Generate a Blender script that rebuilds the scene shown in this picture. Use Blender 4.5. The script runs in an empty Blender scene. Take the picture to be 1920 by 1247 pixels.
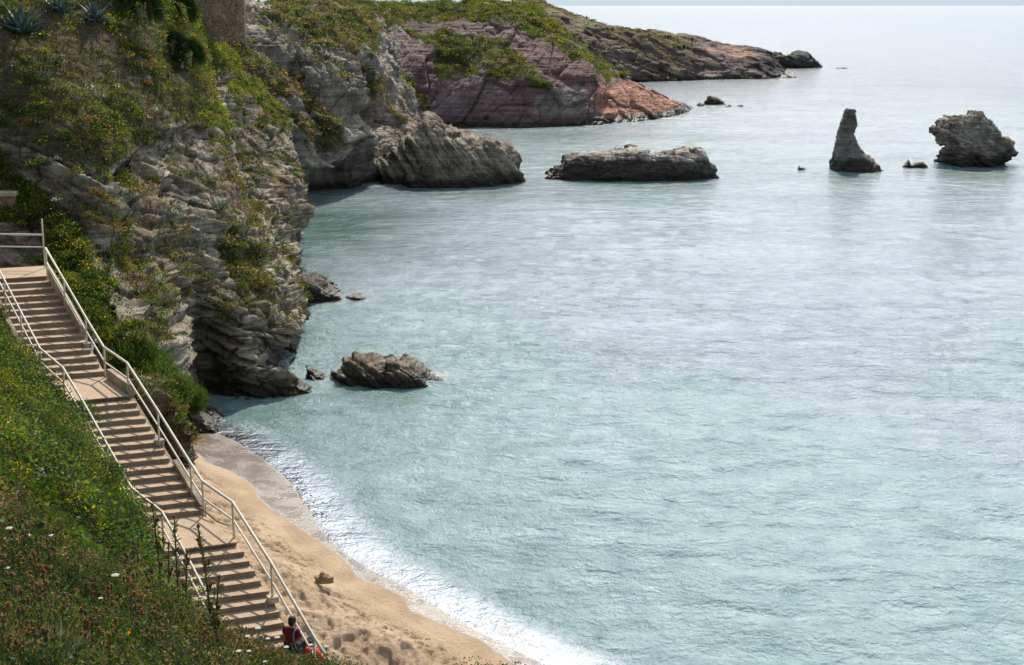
import bpy, bmesh, math, random
import numpy as np
from mathutils import Vector, Matrix
R = math.radians
random.seed(7); rng = np.random.default_rng(7)
scene = bpy.context.scene
COL = scene.collection

# ------------------------------------------------------------------ camera, sky, sun, exposure
H = 17.0; F = 2667.0; PITCH = math.atan(613.5 / F)
cam_d = bpy.data.cameras.new('camera'); cam = bpy.data.objects.new('camera', cam_d); COL.objects.link(cam)
cam.location = (0, 0, H); cam.rotation_euler = (math.pi / 2 - PITCH, 0, 0)
cam_d.sensor_width = 36; cam_d.lens = F / 1920 * 36; cam_d.clip_start = 0.1; cam_d.clip_end = 80000
scene.camera = cam
SUN_AZ, SUN_EL = 9.0, 43.0
world = bpy.data.worlds.new('World'); scene.world = world; world.use_nodes = True
wn = world.node_tree; sky = wn.nodes.new('ShaderNodeTexSky'); sky.sky_type = 'NISHITA'; sky.sun_disc = False
sky.sun_elevation = R(SUN_EL); sky.sun_rotation = R(SUN_AZ); sky.air_density = 1.0; sky.dust_density = 2.0; sky.ozone_density = 4.0
bg = wn.nodes['Background']; bg.inputs['Strength'].default_value = 0.098
tc = wn.nodes.new('ShaderNodeTexCoord'); sx = wn.nodes.new('ShaderNodeSeparateXYZ'); wn.links.new(tc.outputs['Generated'], sx.inputs[0])
def wmap(src, a, b, c, d):
    n = wn.nodes.new('ShaderNodeMapRange'); wn.links.new(src, n.inputs[0])
    for i, v in enumerate((a, b, c, d)): n.inputs[i + 1].default_value = v
    return n.outputs[0]
mpw = wn.nodes.new('ShaderNodeMapping'); mpw.inputs['Scale'].default_value = (1.2, 1.2, 5.0); wn.links.new(tc.outputs['Generated'], mpw.inputs[0])
cn = wn.nodes.new('ShaderNodeTexNoise'); cn.inputs['Scale'].default_value = 2.2; cn.inputs['Detail'].default_value = 6; wn.links.new(mpw.outputs[0], cn.inputs['Vector'])
mulw = wn.nodes.new('ShaderNodeMath'); mulw.operation = 'MULTIPLY'; wn.links.new(wmap(cn.outputs[0], .35, .65, .45, .95), mulw.inputs[0]); wn.links.new(wmap(sx.outputs[2], .55, .95, 1.0, .25), mulw.inputs[1])
m1 = wn.nodes.new('ShaderNodeMix'); m1.data_type = 'RGBA'; wn.links.new(mulw.outputs[0], m1.inputs[0]); wn.links.new(sky.outputs[0], m1.inputs[6]); 
dpn = wn.nodes.new('ShaderNodeVectorMath'); dpn.operation = 'DOT_PRODUCT'; nrmn = wn.nodes.new('ShaderNodeVectorMath'); nrmn.operation = 'NORMALIZE'; wn.links.new(tc.outputs['Generated'], nrmn.inputs[0]); wn.links.new(nrmn.outputs[0], dpn.inputs[0])
dpn.inputs[1].default_value = (math.sin(R(SUN_AZ)) * math.cos(R(SUN_EL)), math.cos(R(SUN_AZ)) * math.cos(R(SUN_EL)), math.sin(R(SUN_EL)))
cl = wn.nodes.new('ShaderNodeMix'); cl.data_type = 'RGBA'; wn.links.new(wmap(dpn.outputs['Value'], .45, 1.0, 0, 1), cl.inputs[0]); cl.inputs[6].default_value = (6.2, 7.1, 8.3, 1); cl.inputs[7].default_value = (17, 18.1, 19.8, 1)
wn.links.new(cl.outputs[2], m1.inputs[7])      # unseen cloud layer added to strengthen the water's reflections, brightest round the sun
m2 = wn.nodes.new('ShaderNodeMix'); m2.data_type = 'RGBA'; wn.links.new(wmap(sx.outputs[2], .0, .07, 1.0, .0), m2.inputs[0]); wn.links.new(m1.outputs[2], m2.inputs[6]); m2.inputs[7].default_value = (5.6, 6.7, 7.6, 1)   # pale air at the horizon
wn.links.new(m2.outputs[2], bg.inputs['Color'])
sl = bpy.data.lights.new('sun', 'SUN'); sl.energy = 4.8; sl.angle = R(0.6); sl.color = (1.0, 0.93, 0.82)
so = bpy.data.objects.new('sun', sl); COL.objects.link(so)
sd = Vector((math.sin(R(SUN_AZ)) * math.cos(R(SUN_EL)), math.cos(R(SUN_AZ)) * math.cos(R(SUN_EL)), math.sin(R(SUN_EL))))
so.rotation_euler = sd.to_track_quat('Z', 'Y').to_euler(); so.location = (0, 0, 60)
scene.view_settings.view_transform = 'Standard'; scene.view_settings.look = 'None'
scene.view_settings.exposure = 0.12; scene.view_settings.gamma = 1.0; scene.view_settings.use_curve_mapping = False
scene.cycles.max_bounces = 8; scene.cycles.transparent_max_bounces = 16
scene.cycles.sample_clamp_indirect = 4; scene.cycles.sample_clamp_direct = 12

# ------------------------------------------------------------------ surveying helpers
CP, SP = math.cos(PITCH), math.sin(PITCH)
def ray(px, py):
    x = (px - 960) / F; u = (623.5 - py) / F
    return np.array([x, CP + u * SP, -SP + u * CP])
def atY(px, py, Y): d = ray(px, py); return np.array([0, 0, H]) + d * (Y / d[1])
def atZ(px, py, z): d = ray(px, py); return np.array([0, 0, H]) + d * ((z - H) / d[2])
def proj(P):
    x, y, z = P[..., 0], P[..., 1], P[..., 2] - H
    dep = y * CP - z * SP; up = y * SP + z * CP
    return 960 + F * x / dep, 623.5 - F * up / dep

# ------------------------------------------------------------------ numpy noise
def _h(i, j, k, s):
    n = (i * 374761393 + j * 668265263 + k * 2147483647 + s * 974634777) & 0xffffffff
    n = ((n ^ (n >> 13)) * 1274126177) & 0xffffffff
    n = ((n ^ (n >> 16)) * 2246822519) & 0xffffffff
    return ((n ^ (n >> 15)) & 0xffffff) / float(0xffffff)
def vn(P, s=0):
    P = np.asarray(P, float); f = np.floor(P); t = P - f; t = t * t * (3 - 2 * t); f = f.astype(np.int64)
    i, j, k = f[..., 0], f[..., 1], f[..., 2]; a, b, c = t[..., 0], t[..., 1], t[..., 2]
    r = 0
    for di in (0, 1):
        for dj in (0, 1):
            for dk in (0, 1):
                w = (a if di else 1 - a) * (b if dj else 1 - b) * (c if dk else 1 - c)
                r = r + w * _h(i + di, j + dj, k + dk, s)
    return r
def fbm(P, o=4, s=0, g=0.5, lac=2.03):
    P = np.asarray(P, float); r = 0; a = 1; t = 0
    for q in range(o):
        r = r + a * vn(P, s + q * 17); t += a; a *= g; P = P * lac + 3.7
    return r / t
def ridged(P, o=3, s=0):
    P = np.asarray(P, float); r = 0; a = 1; t = 0
    for q in range(o):
        r = r + a * (1 - np.abs(2 * vn(P, s + q * 13) - 1)); t += a; a *= 0.5; P = P * 2.1 + 5.1
    return r / t
def cells(P, s=0):           # angular blocks: (random value of the block, distance to its joints)
    P = np.asarray(P, float); f = np.floor(P).astype(np.int64); sh = P.shape[:-1]
    d1 = np.full(sh, 9.); d2 = np.full(sh, 9.); v = np.zeros(sh)
    for a in (-1, 0, 1):
        for b in (-1, 0, 1):
            for c in (-1, 0, 1):
                i, j, k = f[..., 0] + a, f[..., 1] + b, f[..., 2] + c
                h0, h1, h2 = _h(i, j, k, s), _h(i, j, k, s + 1), _h(i, j, k, s + 2)
                d = (i + h0 - P[..., 0]) ** 2 + (j + h1 - P[..., 1]) ** 2 + (k + h2 - P[..., 2]) ** 2
                m = d < d1; d2 = np.where(m, d1, np.minimum(d2, d)); v = np.where(m, _h(i, j, k, s + 3), v); d1 = np.where(m, d, d1)
    return v, np.sqrt(d2) - np.sqrt(d1)
def blocks(P, nrm, size, flat, s=0):   # blocks lying along the bedding
    nrm = np.array(nrm) / np.linalg.norm(nrm); Q = P / size; q = Q @ nrm
    return cells(Q + nrm * (q * (flat - 1))[..., None] + (fbm(P / size * .7, 2, s + 9) - .5)[..., None] * .8, s)
def ss(a, b, x): t = np.clip((x - a) / (b - a), 0, 1); return t * t * (3 - 2 * t)
def rnd1(i, s=0): i = np.asarray(i).astype(np.int64); return _h(i, i * 0 + 3, i * 0 + 7, s)
def layers(q, s=0):          # hard and soft beds: stepped profile with sharp undercuts
    i = np.floor(q); f = q - i
    a = rnd1(i, s); b = rnd1(i + 1, s)
    t = ss(0.72, 1.0, f)
    return a * (1 - t) + b * t - 0.25 * np.exp(-((f - 0.04) / 0.06) ** 2)
def inpoly(px, py, poly):
    r = np.zeros(px.shape, bool); n = len(poly)
    for i in range(n):
        x0, y0 = poly[i]; x1, y1 = poly[(i + 1) % n]
        if y0 == y1: continue
        c = ((y0 > py) != (y1 > py)) & (px < (x1 - x0) * (py - y0) / (y1 - y0) + x0)
        r ^= c
    return r
def segdist(X, Y, pl):      # signed distance to open polyline (positive on its right-hand side), plus parameter
    best = np.full(X.shape, 1e9); sg = np.zeros(X.shape); par = np.zeros(X.shape)
    for i in range(len(pl) - 1):
        ax, ay = pl[i][:2]; bx, by = pl[i + 1][:2]; dx, dy = bx - ax, by - ay
        t = np.clip(((X - ax) * dx + (Y - ay) * dy) / (dx * dx + dy * dy), 0, 1)
        d = np.hypot(X - ax - t * dx, Y - ay - t * dy)
        cr = (X - ax) * dy - (Y - ay) * dx
        m = d < best; best = np.where(m, d, best); sg = np.where(m, np.sign(cr), sg); par = np.where(m, i + t, par)
    return best * sg, par

# ------------------------------------------------------------------ object helpers
def tag(o, label=None, cat=None, group=None, kind=None):
    if label: o['label'] = label
    if cat: o['category'] = cat
    if group: o['group'] = group
    if kind: o['kind'] = kind
    return o
def empty(name, loc=(0, 0, 0), rz=0.0, label=None, cat=None, group=None):
    o = bpy.data.objects.new(name, None); COL.objects.link(o); o.location = loc; o.rotation_euler = (0, 0, rz)
    o.empty_display_size = 0.2
    return tag(o, label, cat, group)
def link(name, me, mat=None, parent=None, loc=None):
    o = bpy.data.objects.new(name, me); COL.objects.link(o)
    if mat: me.materials.append(mat)
    if parent: o.parent = parent
    if loc is not None: o.location = loc
    return o
def np_mesh(name, V, Q, cols=None, smooth=False, attrs=None):
    """V (n,3), Q (m,k) all the same k"""
    V = np.ascontiguousarray(V, np.float32); Q = np.ascontiguousarray(Q, np.int32)
    me = bpy.data.meshes.new(name); k = Q.shape[1]
    me.vertices.add(len(V)); me.vertices.foreach_set('co', V.ravel())
    me.loops.add(Q.size); me.loops.foreach_set('vertex_index', Q.ravel())
    me.polygons.add(len(Q)); me.polygons.foreach_set('loop_start', np.arange(0, Q.size, k, dtype=np.int32))
    me.polygons.foreach_set('loop_total', np.full(len(Q), k, np.int32))
    me.update(calc_edges=True)
    if smooth: me.polygons.foreach_set('use_smooth', np.ones(len(Q), bool))
    if cols is not None:
        a = me.attributes.new('Col', 'FLOAT_COLOR', 'POINT'); c = np.ones((len(V), 4), np.float32); c[:, :3] = cols
        a.data.foreach_set('color', c.ravel())
    for n, v in (attrs or {}).items():
        a = me.attributes.new(n, 'FLOAT', 'POINT'); a.data.foreach_set('value', np.ascontiguousarray(v, np.float32).ravel())
    return me
def grid_faces(n, m, keep=None):
    i = np.arange(n - 1)[:, None] * m + np.arange(m - 1)[None, :]
    q = np.stack([i, i + 1, i + m + 1, i + m], -1).reshape(-1, 4)
    if keep is not None: q = q[keep.reshape(-1)[q].all(1)]
    return q
class MB:
    def __init__(s): s.v = []; s.f = []
    def add(s, V, Fc):
        b = len(s.v); s.v += [tuple(map(float, v)) for v in V]; s.f += [tuple(b + i for i in f) for f in Fc]
    def box(s, c, sz, rz=0.0):
        x, y, z = [q / 2 for q in sz]; P = []
        for a in (-1, 1):
            for b in (-1, 1):
                for d in (-1, 1):
                    X, Y = a * x, b * y
                    P.append((c[0] + X * math.cos(rz) - Y * math.sin(rz), c[1] + X * math.sin(rz) + Y * math.cos(rz), c[2] + d * z))
        s.add(P, [(0, 1, 3, 2), (4, 6, 7, 5), (0, 4, 5, 1), (2, 3, 7, 6), (0, 2, 6, 4), (1, 5, 7, 3)])
    def tube(s, pts, rad, n=8, cap=True):
        pts = [Vector(p) for p in pts]; rs = rad if isinstance(rad, (list, tuple)) else [rad] * len(pts)
        V = []; prev = None
        for i, p in enumerate(pts):
            d = (pts[min(i + 1, len(pts) - 1)] - pts[max(i - 1, 0)]).normalized()
            a = prev if prev is not None else (Vector((0, 0, 1)) if abs(d.z) < .9 else Vector((1, 0, 0)))
            u = d.cross(a).normalized(); w = u.cross(d).normalized(); prev = w
            for k in range(n):
                t = 2 * math.pi * k / n; V.append(p + (u * math.cos(t) + w * math.sin(t)) * rs[i])
        Fc = [(i * n + k, i * n + (k + 1) % n, (i + 1) * n + (k + 1) % n, (i + 1) * n + k) for i in range(len(pts) - 1) for k in range(n)]
        if cap: Fc += [tuple(range(n - 1, -1, -1)), tuple(range((len(pts) - 1) * n, len(pts) * n))]
        s.add(V, Fc)
    def ell(s, c, r, n=8, m=6, M=None):
        V = []; 
        for i in range(m + 1):
            a = math.pi * i / m
            for k in range(n):
                b = 2 * math.pi * k / n
                p = Vector((r[0] * math.sin(a) * math.cos(b), r[1] * math.sin(a) * math.sin(b), r[2] * math.cos(a)))
                if M: p = M @ p
                V.append((c[0] + p.x, c[1] + p.y, c[2] + p.z))
        s.add(V, [(i * n + k, (i + 1) * n + k, (i + 1) * n + (k + 1) % n, i * n + (k + 1) % n) for i in range(m) for k in range(n)])
    def mesh(s, name, smooth=False):
        me = bpy.data.meshes.new(name); me.from_pydata(s.v, [], s.f); me.update()
        if smooth: me.polygons.foreach_set('use_smooth', np.ones(len(me.polygons), bool))
        return me
    def build(s, name, mat, parent=None, smooth=False, loc=None):
        return link(name, s.mesh(name, smooth), mat, parent, loc)

# ------------------------------------------------------------------ materials
def newmat(name):
    m = bpy.data.materials.new(name); m.use_nodes = True; nt = m.node_tree; nt.nodes.clear()
    out = nt.nodes.new('ShaderNodeOutputMaterial'); return m, nt, out
def N(nt, t, **kw):
    n = nt.nodes.new(t)
    for k, v in kw.items():
        if k in n.inputs: n.inputs[k].default_value = v
        else: setattr(n, k, v)
    return n
def mathn(nt, op, a, b=None):
    n = nt.nodes.new('ShaderNodeMath'); n.operation = op
    for i, v in enumerate((a, b)):
        if v is None: continue
        if isinstance(v, (int, float)): n.inputs[i].default_value = v
        else: nt.links.new(v, n.inputs[i])
    return n.outputs[0]
def rng_map(nt, src, a, b, c, d):
    n = nt.nodes.new('ShaderNodeMapRange'); nt.links.new(src, n.inputs[0])
    for i, v in enumerate((a, b, c, d)): n.inputs[i + 1].default_value = v
    return n.outputs[0]
def rock_mat(name, scale=1.0, bump=0.08, wetz=0.7, strata=None):
    """vertex colour (the stone's own colour), broken up by noise; damp dark algae band just above the water"""
    m, nt, out = newmat(name); L = nt.links.new
    geo = N(nt, 'ShaderNodeNewGeometry'); at = N(nt, 'ShaderNodeAttribute', attribute_name='Col')
    n1 = N(nt, 'ShaderNodeTexNoise', Scale=1.6 * scale, Detail=9.0, Roughness=0.65); L(geo.outputs['Position'], n1.inputs['Vector'])
    n2 = N(nt, 'ShaderNodeTexNoise', Scale=9 * scale, Detail=5.0, Roughness=0.7); L(geo.outputs['Position'], n2.inputs['Vector'])
    mp = N(nt, 'ShaderNodeMapping'); L(geo.outputs['Position'], mp.inputs['Vector'])
    mp.inputs['Rotation'].default_value = (0, R(-21), 0); mp.inputs['Scale'].default_value = (0.45 * scale, 0.45 * scale, 6.5 * scale)
    n3 = N(nt, 'ShaderNodeTexNoise', Scale=1.0, Detail=6.0, Roughness=0.6); L(mp.outputs[0], n3.inputs['Vector'])
    f = mathn(nt, 'MULTIPLY', rng_map(nt, n1.outputs[0], 0.3, 0.7, 0.68, 1.3), rng_map(nt, n3.outputs[0], 0.32, 0.68, 0.5, 1.45))
    f = mathn(nt, 'MULTIPLY', f, rng_map(nt, n2.outputs[0], 0.3, 0.7, 0.75, 1.25))
    mx = N(nt, 'ShaderNodeMix', data_type='RGBA', blend_type='MULTIPLY'); mx.inputs[0].default_value = 1
    L(at.outputs['Color'], mx.inputs[6])
    cb = N(nt, 'ShaderNodeCombineColor'); [L(f, cb.inputs[i]) for i in range(3)]; L(cb.outputs[0], mx.inputs[7])
    sep = N(nt, 'ShaderNodeSeparateXYZ'); L(geo.outputs['Position'], sep.inputs[0])
    zz = mathn(nt, 'ADD', sep.outputs[2], mathn(nt, 'MULTIPLY', n1.outputs[0], -1.0 * wetz))
    wet = rng_map(nt, zz, 0.0, wetz, 1.0, 0.0)
    mx2 = N(nt, 'ShaderNodeMix', data_type='RGBA'); L(wet, mx2.inputs[0]); L(mx.outputs[2], mx2.inputs[6]); mx2.inputs[7].default_value = (0.035, 0.028, 0.018, 1)
    bs = N(nt, 'ShaderNodeBsdfPrincipled'); L(mx2.outputs[2], bs.inputs['Base Color'])
    L(rng_map(nt, wet, 0, 1, 0.9, 0.45), bs.inputs['Roughness']); bs.inputs['Specular IOR Level'].default_value = 0.3
    hh = mathn(nt, 'ADD', n1.outputs[0], mathn(nt, 'ADD', mathn(nt, 'MULTIPLY', n3.outputs[0], 1.5), mathn(nt, 'MULTIPLY', n2.outputs[0], 0.25)))
    bp = N(nt, 'ShaderNodeBump', Strength=1.0, Distance=bump * 3); L(hh, bp.inputs['Height']); L(bp.outputs[0], bs.inputs['Normal'])
    L(bs.outputs[0], out.inputs[0]); return m
def leaf_mat(name, trans=0.45, rough=0.55):
    m, nt, out = newmat(name); L = nt.links.new
    at = N(nt, 'ShaderNodeAttribute', attribute_name='Col')
    bs = N(nt, 'ShaderNodeBsdfPrincipled', Roughness=rough); bs.inputs['Specular IOR Level'].default_value = 0.25
    L(at.outputs['Color'], bs.inputs['Base Color'])
    tr = N(nt, 'ShaderNodeBsdfTranslucent')
    hs = N(nt, 'ShaderNodeHueSaturation', Saturation=1.15, Value=1.25); L(at.outputs['Color'], hs.inputs['Color']); L(hs.outputs[0], tr.inputs['Color'])
    mx = N(nt, 'ShaderNodeMixShader'); mx.inputs[0].default_value = trans
    L(bs.outputs[0], mx.inputs[1]); L(tr.outputs[0], mx.inputs[2]); L(mx.outputs[0], out.inputs[0]); return m
def plain(name, col, rough=0.7, bump=0.0, scale=20, var=0.25, spec=0.4, col2=None, thr=(0.45, 0.65)):
    m, nt, out = newmat(name); L = nt.links.new
    geo = N(nt, 'ShaderNodeNewGeometry')
    n1 = N(nt, 'ShaderNodeTexNoise', Scale=scale, Detail=7.0, Roughness=0.65); L(geo.outputs['Position'], n1.inputs['Vector'])
    n0 = N(nt, 'ShaderNodeTexNoise', Scale=scale * .13, Detail=5.0, Roughness=0.6); L(geo.outputs['Position'], n0.inputs['Vector'])
    f = mathn(nt, 'MULTIPLY', rng_map(nt, n1.outputs[0], 0.3, 0.7, 1 - var, 1 + var), rng_map(nt, n0.outputs[0], 0.3, 0.7, 1 - var, 1 + var))
    c0 = N(nt, 'ShaderNodeMix', data_type='RGBA'); c0.inputs[6].default_value = (*col, 1); c0.inputs[7].default_value = (*(col2 or col), 1)
    L(rng_map(nt, n0.outputs[0], thr[0], thr[1], 0, 1), c0.inputs[0])
    mx = N(nt, 'ShaderNodeMix', data_type='RGBA', blend_type='MULTIPLY'); mx.inputs[0].default_value = 1
    cb = N(nt, 'ShaderNodeCombineColor'); [L(f, cb.inputs[i]) for i in range(3)]
    L(c0.outputs[2], mx.inputs[6]); L(cb.outputs[0], mx.inputs[7])
    bs = N(nt, 'ShaderNodeBsdfPrincipled', Roughness=rough); bs.inputs['Specular IOR Level'].default_value = spec
    L(mx.outputs[2], bs.inputs['Base Color'])
    if bump:
        bp = N(nt, 'ShaderNodeBump', Strength=1.0, Distance=bump); L(n1.outputs[0], bp.inputs['Height']); L(bp.outputs[0], bs.inputs['Normal'])
    L(bs.outputs[0], out.inputs[0]); return m
ROCK = rock_mat('layered_limestone', 1.0, 0.05); ROCKFAR = rock_mat('far_rock', 0.3, 0.16, 0.9)
LEAF = leaf_mat('foliage'); STEM = leaf_mat('stems', 0.25)
CONC = plain('step_concrete', (0.28, 0.22, 0.16), 0.9, 0.012, 14, 0.2, 0.2)
SANDY = plain('sandy_concrete', (.46, .34, .23), 0.95, 0.012, 9, 0.2, 0.15, (.38, .29, .21), (.45, .7))
PAINT = plain('cream_paint', (.60, .54, .43), .55, .003, 14, .16, .35, (.36, .25, .15), (.60, .72))
RUSTY = plain('rusty_paint', (0.5, 0.42, 0.3), 0.7, 0.003, 14, 0.3, 0.3, (0.16, 0.08, 0.04))

# ------------------------------------------------------------------ lofted terrain
def cr_resample(P, n, ends=True):
    P = np.asarray(P, float); d = np.r_[0, np.cumsum(np.linalg.norm(np.diff(P, axis=0), axis=1) ** 0.75)]
    d /= d[-1]; t = np.linspace(0, 1, n); i = np.clip(np.searchsorted(d, t, side='right') - 1, 0, len(P) - 2)
    u = ((t - d[i]) / (d[i + 1] - d[i]))[:, None]
    g = np.gradient(P, d, axis=0, edge_order=1)
    h = (d[i + 1] - d[i])[:, None]
    m0 = g[i] * h; m1 = g[i + 1] * h; p0 = P[i]; p1 = P[i + 1]
    return (2 * u**3 - 3 * u**2 + 1) * p0 + (u**3 - 2 * u**2 + u) * m0 + (-2 * u**3 + 3 * u**2) * p1 + (u**3 - u**2) * m1
def loft(cols, M, NC, bot=1.5):
    C = []
    for c in cols:
        pts = [atY(*p) for p in c]
        b = pts[0].copy(); b[2] -= bot; pts = [b] + pts
        C.append(cr_resample(pts, M))
    C = np.array(C)                       # ncol, M, 3
    dist = np.linalg.norm(np.diff(C, axis=0), axis=2).mean(1) ** 0.8; d = np.r_[0, np.cumsum(dist)]; d /= d[-1]
    t = np.linspace(0, 1, NC); i = np.clip(np.searchsorted(d, t, side='right') - 1, 0, len(C) - 2)
    u = ((t - d[i]) / (d[i + 1] - d[i]))[:, None, None]; g = np.gradient(C, d, axis=0); h = (d[i + 1] - d[i])[:, None, None]
    return (2 * u**3 - 3 * u**2 + 1) * C[i] + (u**3 - 2 * u**2 + u) * g[i] * h + (-2 * u**3 + 3 * u**2) * C[i + 1] + (u**3 - u**2) * g[i + 1] * h
def gnormals(G):
    a = np.gradient(G, axis=0); b = np.gradient(G, axis=1)
    n = np.cross(a, b); n /= np.linalg.norm(n, axis=-1, keepdims=True) + 1e-9
    return n
def smooth_n(n, k=3):
    for _ in range(k):
        m = n.copy(); m[1:] += n[:-1]; m[:-1] += n[1:]; m[:, 1:] += n[:, :-1]; m[:, :-1] += n[:, 1:]; n = m
    return n / (np.linalg.norm(n, axis=-1, keepdims=True) + 1e-9)
def jit(P, amp, sc, s=0):
    px, py = proj(P); return px + (fbm(P * sc, 4, s) - .5) * amp, py + (fbm(P * sc, 4, s + 50) - .5) * amp
def lerp(a, b, t): t = np.asarray(t)[..., None]; return a * (1 - t) + np.asarray(b) * t
def sheet(name, cols, M, NC, disp, colour, mat, label=None):
    G = loft(cols, M, NC); n = smooth_n(gnormals(G), 6)
    G2 = G + n * disp(G, n)[..., None]
    n2 = gnormals(G2); c, veg = colour(G, n2)
    me = np_mesh(name, G2.reshape(-1, 3), grid_faces(NC, M), c.reshape(-1, 3), smooth=False)
    o = link(name, me, mat); tag(o, label, None, None, 'structure')
    return (G2, smooth_n(n2, 4), veg)

# --- near cliff and hillside -------------------------------------------------
V_HILL = [(-400,-200),(345,-200),(352,0),(380,44),(448,101),(505,162),(539,219),(529,239),(498,232),(448,118),(411,115),(404,162),(434,219),(444,269),(387,236),(353,232),(286,256),(236,303),(202,337),(118,303),(67,263),(-400,240)]
V_LOW = [(-400,280),(0,290),(40,337),(118,404),(165,470),(200,560),(215,650),(180,640),(130,540),(95,500),(90,420),(-400,420)]
V_P1 = [(410,437),(505,460),(500,540),(470,565),(440,530),(415,470)]
V_P2 = [(250,510),(320,515),(350,540),(330,560),(280,540)]
V_BANK = [(150,560),(260,600),(350,740),(350,860),(280,840),(220,720)]
near_cols = [
 [(-420,560,53),(-420,450,55),(-420,330,57),(-420,200,60),(-420,60,64),(-420,0,68),(-420,-60,90)],
 [(0,500,56),(10,440,57),(25,350,59),(20,230,61),(10,90,64),(10,20,67),(0,-60,80),(0,-70,100)],
 [(112,520,54),(120,500,55),(130,440,56.5),(150,330,59),(150,210,62),(150,90,66),(160,10,69),(160,-60,80),(160,-70,100)],
 [(206,700,48.3),(215,650,50),(230,590,52),(240,480,56),(250,350,61),(270,220,66),(280,110,70),(300,20,75),(300,-50,84),(300,-60,105)],
 [(352,880,48),(335,830,46.5),(305,785,45.6),(270,720,48),(255,620,51),(260,480,57),(270,350,62),(295,230,67),(310,130,72),(330,40,78),(340,-30,88),(340,-35,105)],
 [(353,835,53),(350,800,51.5),(340,750,51.5),(320,680,52.5),(310,600,54),(300,500,57.5),(310,370,62.5),(330,250,68),(350,150,73),(365,60,81),(365,0,92),(365,-10,108)],
 [(375,752,60.4),(370,700,60),(370,620,60),(366,560,60.5),(350,480,62.5),(350,380,65.5),(360,270,69.5),(380,170,75),(385,90,85),(385,45,98),(385,40,112)],
 [(398,750,61),(386,700,62.4),(380,620,62.5),(380,560,62),(400,480,64),(400,380,67),(395,290,71),(400,220,77),(408,150,84),(415,100,95),(415,80,108)],
 [(470,750,60.8),(470,700,61),(460,640,61),(450,590,61.5),(450,540,64),(450,450,67),(440,360,70.5),(425,280,75),(425,200,82),(435,130,92),(440,105,106)],
 [(550,742,61.3),(560,715,62.3),(505,690,63.2),(510,650,62.5),(552,620,63),(530,580,65),(510,500,68.5),(490,420,72),(455,330,76),(440,250,81),(445,160,93),(455,125,106)],
 [(600,722,63.2),(560,695,64.5),(520,665,65.4),(568,622,65),(560,590,67),(545,520,71),(525,460,74.5),(490,370,79),(455,280,84),(455,180,96),(465,140,110)],
 [(572,640,74),(560,625,74.5),(556,600,75.5),(562,575,77),(550,520,78),(535,460,81),(500,370,86),(470,280,91),(468,200,100),(480,155,114)],
 [(560,575,81),(555,540,83),(552,500,85),(545,450,87),(530,370,90),(505,290,96),(490,220,104),(492,165,118)],
 [(566,562,83),(556,520,87),(567,480,90),(572,430,92.5),(578,380,95),(572,330,98),(557,270,103),(532,225,109),(512,185,122)],
 [(540,480,106),(530,440,108),(540,380,110),(545,330,111),(530,270,114),(510,220,120),(500,190,130)],
]
NST = np.array([.36, .12, .925])
def near_disp(P, n):
    px, py = proj(P); q = P @ NST + 0.55 * fbm(P * .12, 3, 5)
    hill = np.clip(0.75 * inpoly(px, py, V_HILL) + 0.75 * inpoly(px, py, V_LOW), 0, 1)
    low = ss(330, 560, py) * ss(250, 380, px)
    lat = .35 + 1.3 * fbm(P * np.array([.25, .25, .5]), 3, 15)
    st = layers(q / .70, 1) * .62 * lat + layers(q / .23, 2) * .30 * (1.6 - lat) + layers(q / .11, 6) * .09
    b1, e1 = blocks(P, NST, 2.0, 4.0, 91); b2, e2 = blocks(P, NST, .75, 4.5, 95)
    blk = (fbm(P * .2, 3, 9) - .5) * 1.7 + b1 * .30 + b2 * .09 - (.12 + .25 * low) * ss(.08, 0, e1) - .03 * ss(.12, 0, e2)
    cr = ss(.86, .97, ridged(P * np.array([.5, .5, .2]), 2, 31)) * .5
    rr = (ridged(P * 1.6, 4, 12) - .5) * .09
    d = st * (.7 + .5 * low) + blk + rr - cr
    d2 = (fbm(P * .5, 4, 3) - .5) * 1.0 + (fbm(P * 2.5, 3, 4) - .5) * .25
    return (d - .95) * (1 - hill) + d2 * hill
def near_col(P, n):
    px, py = jit(P, 60, .5); q = P @ NST + 0.55 * fbm(P * .12, 3, 5)
    veg = np.clip(1.0 * inpoly(px, py, V_HILL) + .9 * inpoly(px, py, V_LOW) + .9 * inpoly(px, py, V_P1) + .7 * inpoly(px, py, V_P2) + .8 * inpoly(px, py, V_BANK), 0, 1)
    sp = ss(.47, .6, fbm(P * .55, 4, 77)) * ss(.1, .4, n[..., 2]) * .75
    p0, p1 = proj(P); sp = sp * (1 - ss(560, 640, p1) * ss(330, 380, p0))
    veg = np.maximum(veg * ss(.30, .42, fbm(P * .7, 4, 21) + .12), sp)
    c = lerp(np.array([.15, .125, .083]), [.40, .35, .26], rnd1(np.floor(q / .23), 3) * .5 + ss(.35, .65, fbm(P * .6, 3, 8)) * .5)
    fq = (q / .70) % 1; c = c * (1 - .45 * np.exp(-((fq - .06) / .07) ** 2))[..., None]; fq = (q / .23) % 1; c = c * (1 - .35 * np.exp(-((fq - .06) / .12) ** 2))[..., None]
    c = lerp(c, [.17, .105, .06], ss(.42, .6, fbm(P * .4, 4, 41)) * .75 * ss(.0, .4, n[..., 2]))
    c = lerp(c, [.39, .345, .27], ss(.58, .72, fbm(P * 1.3, 4, 43)) * .6)
    c = lerp(c, [.085, .065, .035], veg * .85)
    return c, veg
SURF_NEAR = sheet('cliff', near_cols, 520, 620, near_disp, near_col, ROCK)

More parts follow.
